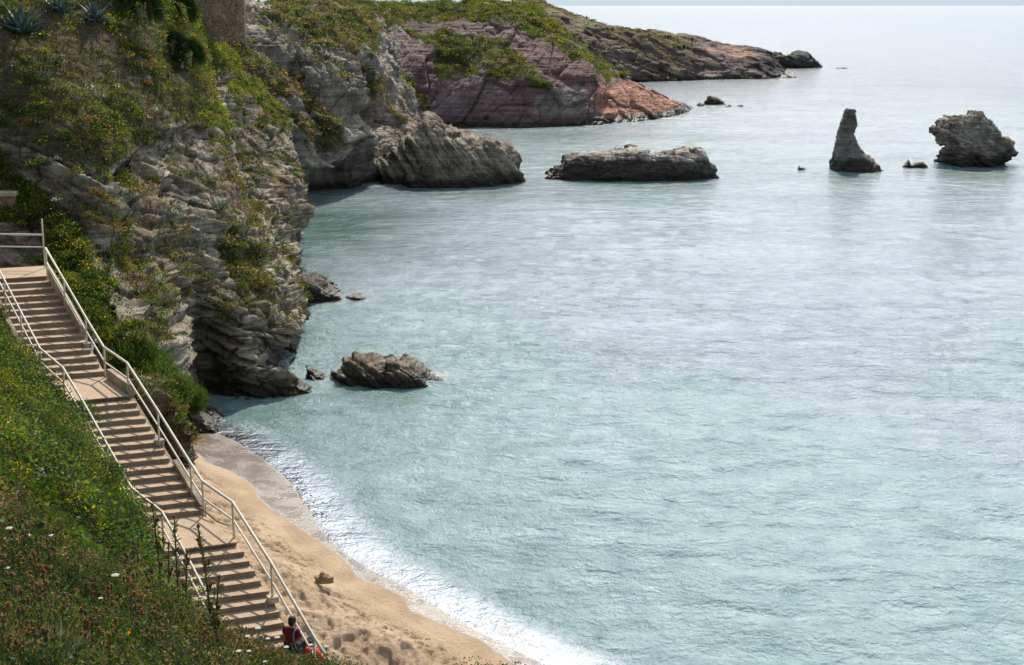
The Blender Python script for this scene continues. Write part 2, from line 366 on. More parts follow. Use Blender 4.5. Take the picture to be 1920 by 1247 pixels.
# --- middle cliff ------------------------------------------------------------
mid_cols = [
 [(440,420,112),(440,300,114),(440,200,117),(420,120,120),(400,50,124),(370,0,130),(360,-40,145)],
 [(520,400,118),(520,330,119),(515,250,121),(500,180,123),(470,100,126),(430,35,130),(400,-5,137),(390,-20,160)],
 [(590,389,122.5),(578,355,126),(582,310,125),(565,240,126),(540,180,128),(520,130,131),(505,70,135),(480,20,140),(470,0,160)],
 [(650,376,127),(642,345,131),(642,300,128.5),(630,230,130),(620,160,132),(605,105,135),(590,60,142),(560,15,152),(545,3,185)],
 [(706,350,136),(700,300,136),(706,250,136.5),(706,190,138),(700,135,140),(690,100,145),(668,60,154),(640,18,166),(620,4,195)],
 [(722,346,139),(722,300,141),(712,240,144),(715,190,148),(724,140,154),(706,95,161),(685,55,170),(665,15,182),(650,3,205)],
 [(800,345,141),(795,300,144),(785,260,148),(768,222,154),(760,190,163),(740,140,174),(715,80,184),(695,30,196),(680,5,215)],
 [(830,300,160),(820,280,162),(800,250,168),(790,225,176),(780,195,186),(760,140,194),(740,90,200),(720,40,208),(700,5,225)],
]
V_M = [[(500,0),(700,0),(700,110),(640,95),(560,60),(520,40)],[(560,150),(600,200),(640,250),(660,290),(630,290),(590,220),(520,180),(460,130),(470,100)],[(650,110),(700,130),(760,220),(740,230),(690,160)],[(360,45),(460,60),(500,110),(450,110)],[(560,40),(700,100),(690,115),(560,70)],[(520,200),(640,270),(650,290),(560,280)]]
def mid_disp(P, n):
    q = P @ np.array([.45, .1, .88]) + 1.6 * fbm(P * .08, 3, 55)
    b1, e1 = blocks(P, [.8, .1, .4], 3.2, 2.2, 191); b2, e2 = blocks(P, [.8, .1, .4], 1.0, 2.4, 195)
    px, py = proj(P); cave = np.exp(-((px - 640) / 70) ** 2 - ((py - 352) / 26) ** 2) * 4.0 + np.exp(-((px - 690) / 40) ** 2 - ((py - 215) / 22) ** 2) * 2.0
    return -1.2 - cave + layers(q / .8, 11) * .6 + (fbm(P * .15, 4, 19) - .5) * 2.4 + b1 * .9 + b2 * .25 + layers(q / .30, 13) * .18 - .30 * ss(.08, 0, e1) - .10 * ss(.12, 0, e2) + (ridged(P * .9, 3, 22) - .5) * .35 - ss(.85, .97, ridged(P * .22, 2, 33)) * .6
def mid_col(P, n):
    px, py = jit(P, 60, .2)
    veg = np.zeros(px.shape)
    for v in V_M: veg = np.maximum(veg, inpoly(px, py, v) * 1.0)
    veg = veg * ss(.35, .5, fbm(P * .35, 4, 61) + .08)
    veg = np.maximum(veg, ss(.58, .66, fbm(P * .25, 4, 62)) * .6 * ss(.2, .5, n[..., 2]))
    c = lerp(np.array([.15, .13, .10]), [.37, .325, .265], ss(.3, .7, fbm(P * .3, 4, 63)))
    c = lerp(c, [.42, .36, .27], ss(.5, .7, fbm(P * .15, 3, 64)) * .6)
    c = lerp(c, [.26, .16, .14], ss(640, 760, px) * ss(.45, .6, fbm(P * .12, 3, 66)) * ss(280, 200, py))
    c = lerp(c, [.02, .016, .012], ss(360, 335, py) * 0)
    return lerp(c, [.09, .07, .035], veg * .85), veg
SURF_MID = sheet('cliff', mid_cols, 330, 400, mid_disp, mid_col, ROCKFAR)

# --- red headland ------------------------------------------------------------
red_cols = [
 [(640,300,192),(650,200,196),(660,140,200),(670,90,205),(665,50,212),(650,15,224),(620,3,260)],
 [(700,270,196),(700,200,198),(705,140,201),(710,90,206),(700,50,213),(680,15,224),(650,3,260)],
 [(800,243,204),(790,200,205),(770,150,208),(750,100,213),(740,55,219),(720,20,228),(700,2,252)],
 [(880,243,204),(870,200,205.5),(850,150,209),(830,110,215),(810,70,222),(800,30,231),(790,3,250)],
 [(960,243,204),(955,190,206),(945,140,210.5),(930,90,217),(905,45,223),(890,15,233),(880,0,260)],
 [(1050,240,206),(1050,190,209),(1040,140,213.5),(1020,100,218),(990,50,224),(960,15,234),(950,0,258)],
 [(1130,238,209),(1122,200,212),(1115,160,216),(1085,110,222),(1040,65,228),(1000,25,238),(975,1,254)],
 [(1190,232,214),(1165,195,217),(1145,162,221),(1112,128,226),(1070,85,232),(1020,40,242),(990,3,258)],
 [(1240,223,223),(1212,190,227),(1180,162,232),(1142,133,238),(1092,96,245),(1045,55,252),(1003,10,268)],
 [(1296,207,242),(1262,192,242),(1222,170,244),(1167,150,250),(1110,110,258),(1053,58,268),(1008,10,282)],
 [(1270,197,262),(1230,185,262),(1190,165,266),(1150,148,272),(1090,110,286),(1040,60,300),(1003,14,312)],
]
V_R = [[(540,-30),(1000,-30),(1020,30),(1050,70),(1100,110),(1165,155),(1120,140),(1060,110),(1020,75),(960,45),(900,35),(830,30),(760,35),(735,60),(700,60),(640,50)],
       [(735,50),(790,75),(830,65),(860,70),(950,85),(985,115),(960,150),(900,140),(870,125),(830,145),(815,100),(770,85)],
       [(960,110),(1000,130),(1040,170),(1010,165),(960,135)],[(1045,60),(1095,100),(1165,150),(1120,140),(1060,95)],[(750,130),(810,190),(800,210),(750,160)]]
V_SOIL = [(990,10),(1020,40),(1060,75),(1100,120),(1080,125),(1030,80),(990,50)]
def red_disp(P, n):
    q = P @ np.array([-.62, -.15, .77]) + 2.0 * fbm(P * .04, 3, 75)
    cr = ss(.90, .985, ridged(P * np.array([.10, .10, .14]), 2, 36)) * 1.5
    cr2 = ss(.90, .985, ridged(P * np.array([.28, .28, .2]), 1, 37)) * .6
    b1, e1 = blocks(P, [-.62, -.15, .77], 6.5, 1.8, 291); b2, e2 = blocks(P, [-.62, -.15, .77], 2.0, 2.4, 295)
    return -.7 + layers(q / 1.5, 21) * .6 + (fbm(P * .06, 3, 29) - .5) * 3.0 + b1 * 1.0 + b2 * .18 - .3 * ss(.07, 0, e1) - .12 * ss(.1, 0, e2) + (fbm(P * .8, 3, 28) - .5) * .5 - cr * .5
def red_col(P, n):
    px, py = jit(P, 40, .1)
    veg = np.zeros(px.shape)
    for v in V_R: veg = np.maximum(veg, inpoly(px, py, v) * 1.0)
    veg = veg * ss(.3, .42, fbm(P * .2, 4, 71) + .1)
    c = lerp(np.array([.13, .08, .078]), [.25, .185, .17], ss(.3, .7, fbm(P * .15, 5, 73)))
    c = lerp(c, [.155, .085, .075], ss(900, 1080, px + py * .4) * .8)
    c = lerp(c, [.40, .19, .13], inpoly(px, py, [(1120,160),(1165,155),(1290,205),(1230,228),(1150,235),(1120,200)]) * .9)
    c = lerp(c, [.24, .225, .19], (inpoly(px, py, [(1010,175),(1090,170),(1120,200),(1080,225),(1000,215)]) | inpoly(px, py, [(660,60),(740,60),(760,220),(700,240)])) * .55)
    c = lerp(c, [.34, .17, .10], inpoly(px, py, V_SOIL) * .9)
    return lerp(c, [.10, .10, .03], veg * .85), veg
SURF_RED = sheet('red_cliff', red_cols, 300, 520, red_disp, red_col, ROCKFAR)

# --- far headland ------------------------------------------------------------
far_cols = [
 [(960,168,305),(960,120,308),(960,80,311),(960,40,318),(960,5,350),(960,-2,420)],
 [(1040,164,315),(1038,120,318),(1035,85,321),(1030,45,327),(1022,18,352),(1018,14,425)],
 [(1130,158,322),(1125,122,325),(1120,92,328),(1112,62,334),(1102,46,352),(1100,46,425)],
 [(1220,153,330),(1215,127,333),(1210,103,337),(1205,78,343),(1200,64,365),(1200,66,430)],
 [(1300,150,336),(1300,127,340),(1298,108,344),(1295,88,351),(1290,78,385),(1290,81,440)],
 [(1370,149,341),(1370,130,344),(1370,113,348),(1370,105,353),(1370,90,402),(1370,93,440)],
 [(1430,148,343),(1432,130,349),(1432,114,358),(1430,104,376),(1430,97,394),(1430,102,430)],
 [(1465,147,347),(1462,138,351),(1455,127,358),(1446,115,368),(1441,107,386),(1440,108,420)],
 [(1494,146,348),(1482,142,354),(1470,137,363),(1457,129,377),(1450,120,396),(1450,118,420)],
 [(1488,144,366),(1475,140,370),(1465,135,378),(1455,128,392),(1448,121,405),(1446,119,425)],
]
def far_disp(P, n):
    q = P @ np.array([.3, .1, .94]) + 3 * fbm(P * .03, 3, 85)
    b1, e1 = blocks(P, [.3, .1, .94], 5.5, 2.4, 391); b2, e2 = blocks(P, [.3, .1, .94], 1.9, 2.4, 395)
    return -1.0 + layers(q / 1.6, 41) * 1.0 + (fbm(P * .07, 4, 49) - .5) * 3.0 + b1 * 1.0 + b2 * .35 - .3 * ss(.08, 0, e1) + layers(q / .5, 43) * .3 + (ridged(P * .4, 3, 48) - .5) * .4
def far_col(P, n):
    px, py = jit(P, 30, .08)
    c = lerp(np.array([.075, .05, .048]), [.16, .115, .10], ss(.4, .65, fbm(P * .12, 5, 81)))
    c = lerp(c, [.40, .23, .15], ss(9, 0, np.abs(py - (72 + (px - 1300) * .17) - 16)) * ss(1310, 1340, px) * ss(1440, 1400, px))
    c = lerp(c, [.045, .04, .035], ss(1410, 1440, px) * .9)
    top = ss(.55, .8, n[..., 2]); veg = ss(.45, .55, fbm(P * .1, 4, 82)) * top * ss(1330, 1250, px)
    c = lerp(c, [.16, .13, .06], top * ss(1330, 1280, px) * .8)
    return c, veg
SURF_FAR = sheet('far_headland', far_cols, 200, 420, far_disp, far_col, ROCKFAR)

# ------------------------------------------------------------------ rocks standing in the water
def rock_ring(name, rows, Y, depth, label, cat, disp, colr, mat, group=None, nr=90, nt=120, yaw=0.0):
    """rows: (py, left px, right px) from the water up; the body is as deep as depth*width, closed at the back"""
    rows = sorted(rows, key=lambda r: -r[0]); ys = np.array([r[0] for r in rows], float)
    yy = np.linspace(ys[0], ys[-1], nr); Lx = np.interp(-yy, -ys, [r[1] for r in rows]); Rx = np.interp(-yy, -ys, [r[2] for r in rows])
    G = np.zeros((nr + 2, nt, 3)); th = np.linspace(0, 2 * np.pi, nt, endpoint=False)
    c0 = None
    for i in range(nr):
        a = atY(Lx[i], yy[i], Y); b = atY(Rx[i], yy[i], Y); c = (a + b) / 2; w = max((b[0] - a[0]) / 2, .02); z = c[2]
        e = 0.8
        cx = np.sign(np.cos(th)) * np.abs(np.cos(th)) ** e; sy = np.sign(np.sin(th)) * np.abs(np.sin(th)) ** e
        dd = depth if np.isscalar(depth) else np.interp(i / nr, *depth)
        G[i + 1, :, 0] = c[0] + w * cx; G[i + 1, :, 1] = Y + (w * .35 + dd * .65) * sy; G[i + 1, :, 2] = z
    G[0] = G[1]; G[0, :, 2] -= 1.5; G[-1] = G[-2].mean(0)
    G2 = np.concatenate([G, G[:, :1]], 1)
    n = -smooth_n(gnormals(G2), 3); n = np.where(np.sum(n * (G2 - G2.mean((0, 1))), -1).mean() < 0, -n, n)
    P = G2 + n * disp(G2)[..., None]; P[:, -1] = P[:, 0]
    c = colr(P)
    V = P[:, :-1].reshape(-1, 3); m = nt
    i = np.arange(nr + 1)[:, None] * m; j = np.arange(m)[None, :]
    q = np.stack([i + j, i + (j + 1) % m, i + m + (j + 1) % m, i + m + j], -1).reshape(-1, 4)
    org = np.array([V[:, 0].mean(), Y, 0.0])
    o = link(name, np_mesh(name, V - org, q, c[:, :-1].reshape(-1, 3)), mat, None, org)
    return tag(o, label, cat, group)
def rock_ridge(name, prof, Y, depth, label, cat, disp, colr, mat, group=None, nx=220, nv=90, zb=-.8, tiltY=0.0, pw=0.5):
    """prof: (px, py top) left to right; cross-section is a steep-sided hump from the front waterline over the top to the back"""
    xs = np.array([p[0] for p in prof], float); px = np.linspace(xs[0], xs[-1], nx)
    py = np.interp(px, xs, [p[1] for p in prof]); v = np.linspace(0, np.pi, nv)
    G = np.zeros((nx, nv, 3))
    for i in range(nx):
        t = i / (nx - 1); Yc = Y + tiltY * t
        top = atY(px[i], py[i], Yc); f = min(1, (4 * t * (1 - t)) ** .45 + .03) if depth else 1
        d = depth * f * .5; h = max(top[2] - zb, .15)
        cy = -np.sign(np.cos(v)) * np.abs(np.cos(v)) ** pw; sz = np.abs(np.sin(v)) ** pw
        G[i, :, 0] = top[0] * (1 + cy * d / Yc * .5); G[i, :, 1] = Yc + d * cy; G[i, :, 2] = zb + h * sz
    n = smooth_n(gnormals(G), 3); n *= -1 if n[..., 2].mean() < 0 else 1
    P = G + n * disp(G)[..., None]
    c = colr(P); org = np.array([P[..., 0].mean(), Y, 0.0])
    o = link(name, np_mesh(name, P.reshape(-1, 3) - org, grid_faces(nx, nv), c.reshape(-1, 3)), mat, None, org)
    return tag(o, label, cat, group)
def rd(a, sc, s, st=.0, sn=(.2, .1, .95), sw=.3):
    sn = np.array(sn)
    def f(P):
        q = P @ sn + fbm(P * sc * .3, 3, s + 5) * 4 * sw
        b1, e1 = blocks(P, sn, 1.1 / sc, 2.4, s + 30); b2, e2 = blocks(P, sn, .4 / sc, 2.6, s + 40)
        return (fbm(P * sc * .8, 4, s) - .5) * 1.4 * a + (b1 - .5) * a * 1.3 + (b2 - .5) * a * .5 - st * .55 - a * .35 * ss(.12, 0, e1) - a * .2 * ss(.12, 0, e2) + (ridged(P * sc * 2.6, 3, s + 1) - .5) * a * .4 + layers(q / sw, s + 2) * st
    return f
def rc(c1, c2, sc, s, dark=None):
    def f(P):
        c = lerp(np.array(c1), c2, ss(.3, .7, fbm(P * sc, 5, s)))
        if dark is not None: c = lerp(c, [.04, .034, .025], ss(dark + .25, dark - .25, P[..., 2] + (fbm(P * .6, 3, s + 9) - .5) * 1.4) * .85)
        return c
    return f
GREY = ((.13, .12, .10), (.27, .25, .22))
rock_ring('sea_stack', [(322,1558,1652),(312,1558,1648),(300,1559,1636),(290,1564,1621),(278,1566,1611),(265,1568,1603),(250,1570,1598),(243,1572,1600),(236,1573,1605),(228,1578,1605),(222,1580,1604),(215,1582,1603),(209,1585,1603),(206,1587,1601)],
          151, ([0, .3, 1], [3.4, 2.2, .8]), 'tall narrow grey rock spire rising alone from the sea', 'rock', rd(.17, 1.5, 301, .14, (.97, .1, .2), .35), rc(*GREY, .7, 302, 1.2), ROCK)
rock_ring('sea_stack', [(314,1764,1876),(306,1762,1874),(298,1764,1886),(288,1770,1895),(276,1778,1897),(268,1772,1890),(258,1764,1876),(248,1757,1870),(240,1752,1862),(233,1756,1852),(226,1774,1850),(224,1800,1846),(219,1806,1846),(215,1824,1842),(211,1827,1833)],
          157, ([0, .5, 1], [4.2, 4.0, 2.0]), 'broad craggy sea rock with tilted layers overhanging on its left', 'rock', rd(.42, .85, 311, .62, (.55, .1, .78), .40), rc((.12, .10, .08), (.34, .30, .245), .8, 312, 1.3), ROCK)
rock_ridge('rock_islet', [(998,346),(1014,340),(1026,328),(1040,318),(1054,312),(1062,298),(1078,292),(1100,289),(1140,287),(1170,284),(1180,276),(1210,280),(1225,289),(1262,283),(1290,277),(1298,288),(1306,277),(1318,282),(1330,304),(1342,325),(1352,337)],
          145, 9.0, 'long low rocky islet with pale flat top and dark foot', 'rock', rd(.38, .55, 321, .34, (.15, .2, .95), .55), rc((.20, .17, .135), (.46, .42, .36), .5, 322, 2.1), ROCK)
def fold_col(P):
    q = (P @ np.array([.75, .1, .62]) + 5 * fbm(P * .1, 3, 336)) / .8; f = q % 1
    c = rc((.16, .13, .09), (.33, .28, .205), .4, 332, .9)(P); c = lerp(c, [.38, .33, .25], rnd1(np.floor(q), 8) * .4)
    return c * (1 - .55 * np.exp(-((f - .08) / .1) ** 2))[..., None]
fo = rock_ridge('cliff', [(690,340),(700,300),(730,285),(762,262),(778,240),(800,221),(818,226),(832,243),(870,250),(900,260),(930,263),(955,274),(968,292),(975,318),(978,338)],
          144, 13.0, None, None, rd(.5, .35, 331, .60, (.75, .1, .62), .55), fold_col, ROCKFAR, tiltY=-2)
fo['kind'] = 'structure'
rock_ridge('rock', [(752,345),(765,330),(785,318),(815,314),(850,316),(880,322),(910,330),(935,342)], 137.5, 4.5, 'low dark rock ledge at the water in front of the folded cliff spur', 'rock', rd(.35, .7, 335, .3, (.6, .1, .6), .4), rc((.10, .085, .065), (.22, .19, .15), .6, 336, .6), ROCK, nx=120, nv=50)
rock_ridge('rock', [(620,712),(634,692),(650,677),(672,671),(698,674),(716,682),(724,690),(730,675),(755,675),(778,680),(795,690),(808,703),(830,708),(842,716)],
          64.4, 3.6, 'layered brown rock washed by waves just off the cliff foot', 'rock', rd(.13, 1.3, 341, .34, (.62, .25, .72), .24), rc((.12, .09, .06), (.30, .23, .155), 1.2, 342), ROCK, zb=-.5)
rock_ridge('rock', [(540,534),(560,520),(585,515),(606,526),(625,538),(640,550),(650,560)],
          84, 5.0, 'dark layered outcrop against the foot of the near cliff', 'rock', rd(.22, .9, 351, .40, (.30, .12, .92), .2), rc((.05, .042, .03), (.17, .14, .105), 1, 352), ROCK, zb=-.5)
rock_ridge('rock', [(630,560),(645,556),(665,552),(685,554),(692,560)], 83.4, 1.8, 'thin dark slab of rock barely above the water beside the outcrop', 'rock', rd(.08, 1.5, 361, .08), rc((.05, .045, .035), (.13, .11, .09), 1, 362), ROCK, nx=80, nv=40, zb=-.3)
rock_ridge('rock', [(1322,190),(1326,182),(1332,178),(1345,182),(1356,190),(1363,198)], 254, 3.5, 'pointed dark boulder in the sea off the red headland', 'rock', rd(.35, .6, 371, .2), rc((.09, .075, .055), (.18, .15, .11), .5, 372), ROCKFAR, nx=80, nv=40)
small = [([(1205,222),(1215,219),(1228,224)],221),([(1307,195),(1312,192),(1320,196)],250),([(1328,200),(1338,200),(1348,204)],247),([(1306,208),(1325,207),(1340,210)],240),([(1357,200),(1368,199),(1374,203)],248),([(1382,200),(1390,197),(1400,202)],248)]
for k, (p, Y) in enumerate(small):
    rock_ridge('rock', p, Y, 2.4, ['small dark rock at the waterline just below the red slabs', 'small rock between the red point and the pointed boulder', 'low rock right in front of the pointed boulder', 'flat rock shelf awash between the red point and the boulder', 'second small rock to the right of the pointed boulder', 'outermost small rock to the right of the pointed boulder'][k], 'rock',
               rd(.25, .8, 380 + k, .1), rc((.07, .055, .04), (.16, .13, .10), .5, 390 + k), ROCKFAR, 'small rocks off the red point', nx=50, nv=30)
rock_ridge('rock', [(1495,316),(1498,309),(1504,313),(1512,316),(1524,318)], 151, 1.4, 'small pointed rock in the water left of the tall spire', 'rock', rd(.12, 1.2, 401, .1), rc((.09, .075, .05), (.18, .15, .1), 1, 402), ROCK, nx=60, nv=36, zb=-.3)
rock_ridge('rock', [(1692,312),(1698,306),(1704,298),(1709,308),(1718,304),(1730,303),(1736,309),(1742,314)], 153.5, 1.8, 'small two humped rock between the spire and the broad stack', 'rock', rd(.12, 1.2, 411, .1), rc((.07, .06, .045), (.16, .13, .1), 1, 412), ROCK, nx=80, nv=36, zb=-.3)
rock_ridge('rock', [(1425,118),(1436,101),(1450,98),(1465,100),(1475,105),(1490,103),(1498,100),(1508,102),(1522,109),(1533,120),(1541,126)], 410, 20, 'dark jagged islet at the outer tip of the far headland', 'rock', rd(1.0, .2, 421, .5, (.2, .1, .9), 1), rc((.04, .036, .032), (.11, .095, .08), .2, 422), ROCKFAR, nx=140, nv=50)
rock_ridge('rock', [(1568,127),(1580,126),(1594,128)], 400, 2, 'thin rock barely awash beyond the far headland tip', 'rock', rd(.1, .5, 431, .1), rc((.06, .05, .04), (.12, .1, .08), .3, 432), ROCKFAR, nx=30, nv=20)
# slabs at the cove corner
for k, (p, Y, dd) in enumerate([([(345,770),(362,768),(390,782),(412,795),(430,800)],56.5,2.0),([(385,765),(398,770),(415,780),(432,788)],58,1.4),([(575,688),(600,700),(625,714),(640,722)],64.5,1.6)]):
    rock_ridge('rock', p, Y, dd, ['long tilted slab of layered rock at the edge of the beach', 'wet rock slab with green algae beside the beach corner', 'low rock tongue sliding into the water from the cliff nose'][k], 'rock', rd(.1, 1.6, 440 + k, .12, (.45, .25, .8), .16), rc((.12, .10, .075), (.30, .26, .20), 1.5, 450 + k), ROCK, 'rock slabs at the cliff foot', nx=90, nv=44, zb=-.3)

# ------------------------------------------------------------------ stairs (geometry first: the slopes are fitted to it)
Rz3 = 2.4; z2 = Rz3 + 15 * .15; z1 = z2 + 15 * .165
SA = atZ(87, 517, z1); SB = atZ(193, 705, z2); SC = atZ(243, 742, z2); SD = atZ(378, 965, Rz3); SE = atZ(447, 1016, Rz3)
g6 = atZ(510, 1128, Rz3 - 6 * .15); SG = SE + (g6 - SE) * (13 / 6)
WD = np.array([-.941, -.338, 0]); WID = 2.0
def stair_right(t):      # t: 0 top .. 1 flight 1 .. 2 landing .. 3 flight 2 .. 4 landing .. 5 flight 3
    P = [SA, SB, SC, SD, SE, SG]; i = int(min(max(math.floor(t), 0), 4)); return P[i] + (P[i + 1] - P[i]) * (t - i)

# ------------------------------------------------------------------ shoreline, beach, sea
WL = [atZ(x, y, 0) for x, y in [(250,792),(300,797),(345,800),(400,812),(440,828),(480,852),(515,880),(548,915),(578,955),(602,990),(640,1033),(690,1066),(750,1100),(800,1127),(860,1162),(930,1200),(1000,1236),(1080,1275),(1200,1330),(1400,1430)]]
DE = [atZ(x, y, .12) for x, y in [(250,840),(330,856),(365,862),(385,884),(430,890),(462,903),(480,915),(484,935),(520,960),(560,985),(600,1012),(645,1045),(658,1055),(662,1075),(720,1098),(762,1118),(766,1142),(830,1165),(900,1195),(950,1232),(1000,1268),(1100,1320),(1300,1420)]]
def shore(X, Y): return segdist(X, Y, WL)      # positive on the land side
x = np.arange(-17, 7, .036); y = np.arange(21, 65, .062); X, Y = np.meshgrid(x, y, indexing='ij')
d, _ = shore(X, Y); dw, _ = segdist(X, Y, DE)
P2 = np.stack([X, Y, X * 0], -1)
z = np.where(d > 0, .05 * d + .30 * np.maximum(d - 1.2, 0) - .012 * np.maximum(d - 4, 0) ** 2, .10 * d)
z = np.minimum(z, 2.3 - .0 * d); z = np.maximum(z, -2.5)
tr = ss(.9, 1.9, dw + (fbm(P2 * .5, 3, 501) - .5) * 1.6)      # trodden dry sand
cv_, ce_ = cells(P2 * np.array([4.6, 3.0, 1]) + (fbm(P2 * 2, 2, 508) - .5)[..., None] * .5, 509)
z = z + (fbm(P2 * .35, 3, 505) - .5) * .06
# the sand lies under the stair and banks up against its right side
def plan_stair(X, Y):
    best = np.full(X.shape, 1e9); zz = np.zeros(X.shape); side = np.zeros(X.shape)
    P = [SA, SB, SC, SD, SE, SG]
    for i in range(5):
        a, b = P[i], P[i + 1]; dx, dy = b[0] - a[0], b[1] - a[1]
        t = ((X - a[0]) * dx + (Y - a[1]) * dy) / (dx * dx + dy * dy); tc = np.clip(t, 0 if i else -9, 1 if i < 4 else 1)
        dd = np.hypot(X - a[0] - tc * dx, Y - a[1] - tc * dy); cr = (X - a[0]) * dy - (Y - a[1]) * dx
        m = dd < best; best = np.where(m, dd, best); zz = np.where(m, a[2] + (b[2] - a[2]) * np.clip(tc, 0, 1), zz); side = np.where(m, np.sign(cr), side)
    return best, zz, side                     # side<0: right of the stairs (sea side)
sdist, sz, sside = plan_stair(X, Y)
seaside = sside < 0
z = np.where(seaside & (sdist < 6), np.minimum(z, sz - .12 - .0 * sdist), z)
bank = ss(3.4, 0, sdist) * ss(2.9, 2.2, sz)
z = np.where(seaside, z * (1 - bank) + np.maximum(z, np.minimum(sz - .1 - .28 * sdist, 2.4)) * bank, np.minimum(z, sz - .5))
z = z + tr * ((fbm(P2 * 1.0, 3, 502) - .5) * .18 - ss(.50, .62, fbm(P2 * np.array([5.2, 3.4, 1]), 2, 503)) * .09 - ss(.12, .5, ce_) * (cv_ > .4) * .08 + (fbm(P2 * 9, 2, 504) - .5) * .07)
wet = ss(.15, -.12, dw + (fbm(P2 * 3, 3, 506) - .5) * .12) * (.25 + .75 * ss(-.5, .1, d))
peb = ss(.5, .62, fbm(P2 * np.array([.5, .5, 1]), 3, 507)) * ss(.4, 1.0, dw) * ss(4.5, 3, dw)
me = np_mesh('sand_beach', np.stack([X, Y, z], -1).reshape(-1, 3), grid_faces(*X.shape), None, True, {'wet': wet, 'peb': peb, 'tr': tr})
m, nt, out = newmat('sand'); L = nt.links.new
geo = N(nt, 'ShaderNodeNewGeometry'); aw = N(nt, 'ShaderNodeAttribute', attribute_name='wet'); ap = N(nt, 'ShaderNodeAttribute', attribute_name='peb'); atr = N(nt, 'ShaderNodeAttribute', attribute_name='tr')
n1 = N(nt, 'ShaderNodeTexNoise', Scale=22.0, Detail=6.0, Roughness=.7); n2 = N(nt, 'ShaderNodeTexNoise', Scale=.8, Detail=5.0)
n3 = N(nt, 'ShaderNodeTexNoise', Scale=7.0, Detail=4.0, Roughness=.65)
for n in (n1, n2, n3): L(geo.outputs['Position'], n.inputs['Vector'])
c = N(nt, 'ShaderNodeMix', data_type='RGBA'); c.inputs[6].default_value = (.57, .42, .28, 1); c.inputs[7].default_value = (.47, .335, .215, 1)
L(rng_map(nt, n2.outputs[0], .4, .6, 0, 1), c.inputs[0])
c1 = N(nt, 'ShaderNodeMix', data_type='RGBA'); L(mathn(nt, 'MULTIPLY', rng_map(nt, n1.outputs[0], .5, .62, 0, 1), mathn(nt, 'MAXIMUM', ap.outputs['Fac'], mathn(nt, 'MULTIPLY', atr.outputs['Fac'], rng_map(nt, n3.outputs[0], .5, .7, 0, .6)))), c1.inputs[0]); L(c.outputs[2], c1.inputs[6]); c1.inputs[7].default_value = (.19, .13, .085, 1)
c2 = N(nt, 'ShaderNodeMix', data_type='RGBA'); L(aw.outputs['Fac'], c2.inputs[0]); L(c1.outputs[2], c2.inputs[6]); nw = N(nt, 'ShaderNodeTexNoise', Scale=1.1, Detail=7.0, Roughness=.6); L(geo.outputs['Position'], nw.inputs['Vector'])
cw = N(nt, 'ShaderNodeMix', data_type='RGBA'); cw.inputs[6].default_value = (.12, .088, .06, 1); cw.inputs[7].default_value = (.21, .165, .125, 1); L(rng_map(nt, nw.outputs[0], .4, .62, 0, 1), cw.inputs[0]); L(cw.outputs[2], c2.inputs[7])
bs = N(nt, 'ShaderNodeBsdfPrincipled'); L(c2.outputs[2], bs.inputs['Base Color']); L(mathn(nt, 'SUBTRACT', .95, mathn(nt, 'MULTIPLY', aw.outputs['Fac'], rng_map(nt, nw.outputs[0], .38, .6, .55, .85))), bs.inputs['Roughness'])
L(rng_map(nt, aw.outputs['Fac'], 0, 1, .15, .7), bs.inputs['Specular IOR Level'])
bp = N(nt, 'ShaderNodeBump', Strength=1.0); L(rng_map(nt, aw.outputs['Fac'], 0, 1, .06, .012), bp.inputs['Distance'])
L(mathn(nt, 'ADD', n1.outputs[0], mathn(nt, 'MULTIPLY', n3.outputs[0], 1.5)), bp.inputs['Height']); L(bp.outputs[0], bs.inputs['Normal']); L(bs.outputs[0], out.inputs[0])
tag(link('sand_beach', me, m), kind='structure')

# sea: polar sheet, fine near the shore and growing coarser out to the horizon
th = np.radians(np.linspace(-42, 42, 760)); r = np.r_[np.geomspace(24, 420, 760), np.geomspace(430, 60000, 60)]
RR, TT = np.meshgrid(r, th, indexing='ij'); X = RR * np.sin(TT); Y = RR * np.cos(TT)
near = (RR < 110)
d, par = shore(X, Y); d = np.where(near, d, -50)
P2 = np.stack([X, Y, X * 0], -1)
off = -d                                     # metres seaward
wob = (fbm(P2 * .5, 3, 601) - .5) * 1.2
br = np.exp(-((off - 1.0 - wob * .5) / .45) ** 2) * .035 + np.exp(-((off - 2.6 - wob) / .6) ** 2) * .03
cove = ss(9.5, 5.0, par)
z = br * (1 - .5 * cove) + near * ss(.5, 6, off) * (fbm(P2 * np.array([.9, 1.6, 1]), 4, 602) - .5) * .14 * ss(110, 80, RR)
z = z + ((fbm(P2 * np.array([.28, .55, 1]), 3, 605) - .5) * .17 + (fbm(P2 * np.array([.8, 1.5, 1]), 2, 606) - .5) * .10) * ss(380, 220, RR) * ss(2, 12, np.where(near, off, 50))
z = z * ss(-.3, .5, off) + .012 - .05 * ss(.2, -.3, off)
foamw = .8 + .65 * ss(10, 16, par) + wob * .6
foam = ss(foamw + .35, foamw - .9, off) * ss(-.15, .25, off) * ss(8.3, 10.5, par) * near * (.62 + .38 * ss(.4, .6, fbm(P2 * .8, 3, 611)))
foam = np.maximum(foam, near * ss(.7, .1, np.abs(off - .6 - wob)) * .14 * (1 - ss(8.5, 10, par)))
def foam_shade_at(px, py, rx, ry, a):
    c = atZ(px, py, 0); return a * np.exp(-(((X - c[0]) / rx) ** 2 + ((Y - c[1]) / ry) ** 2))
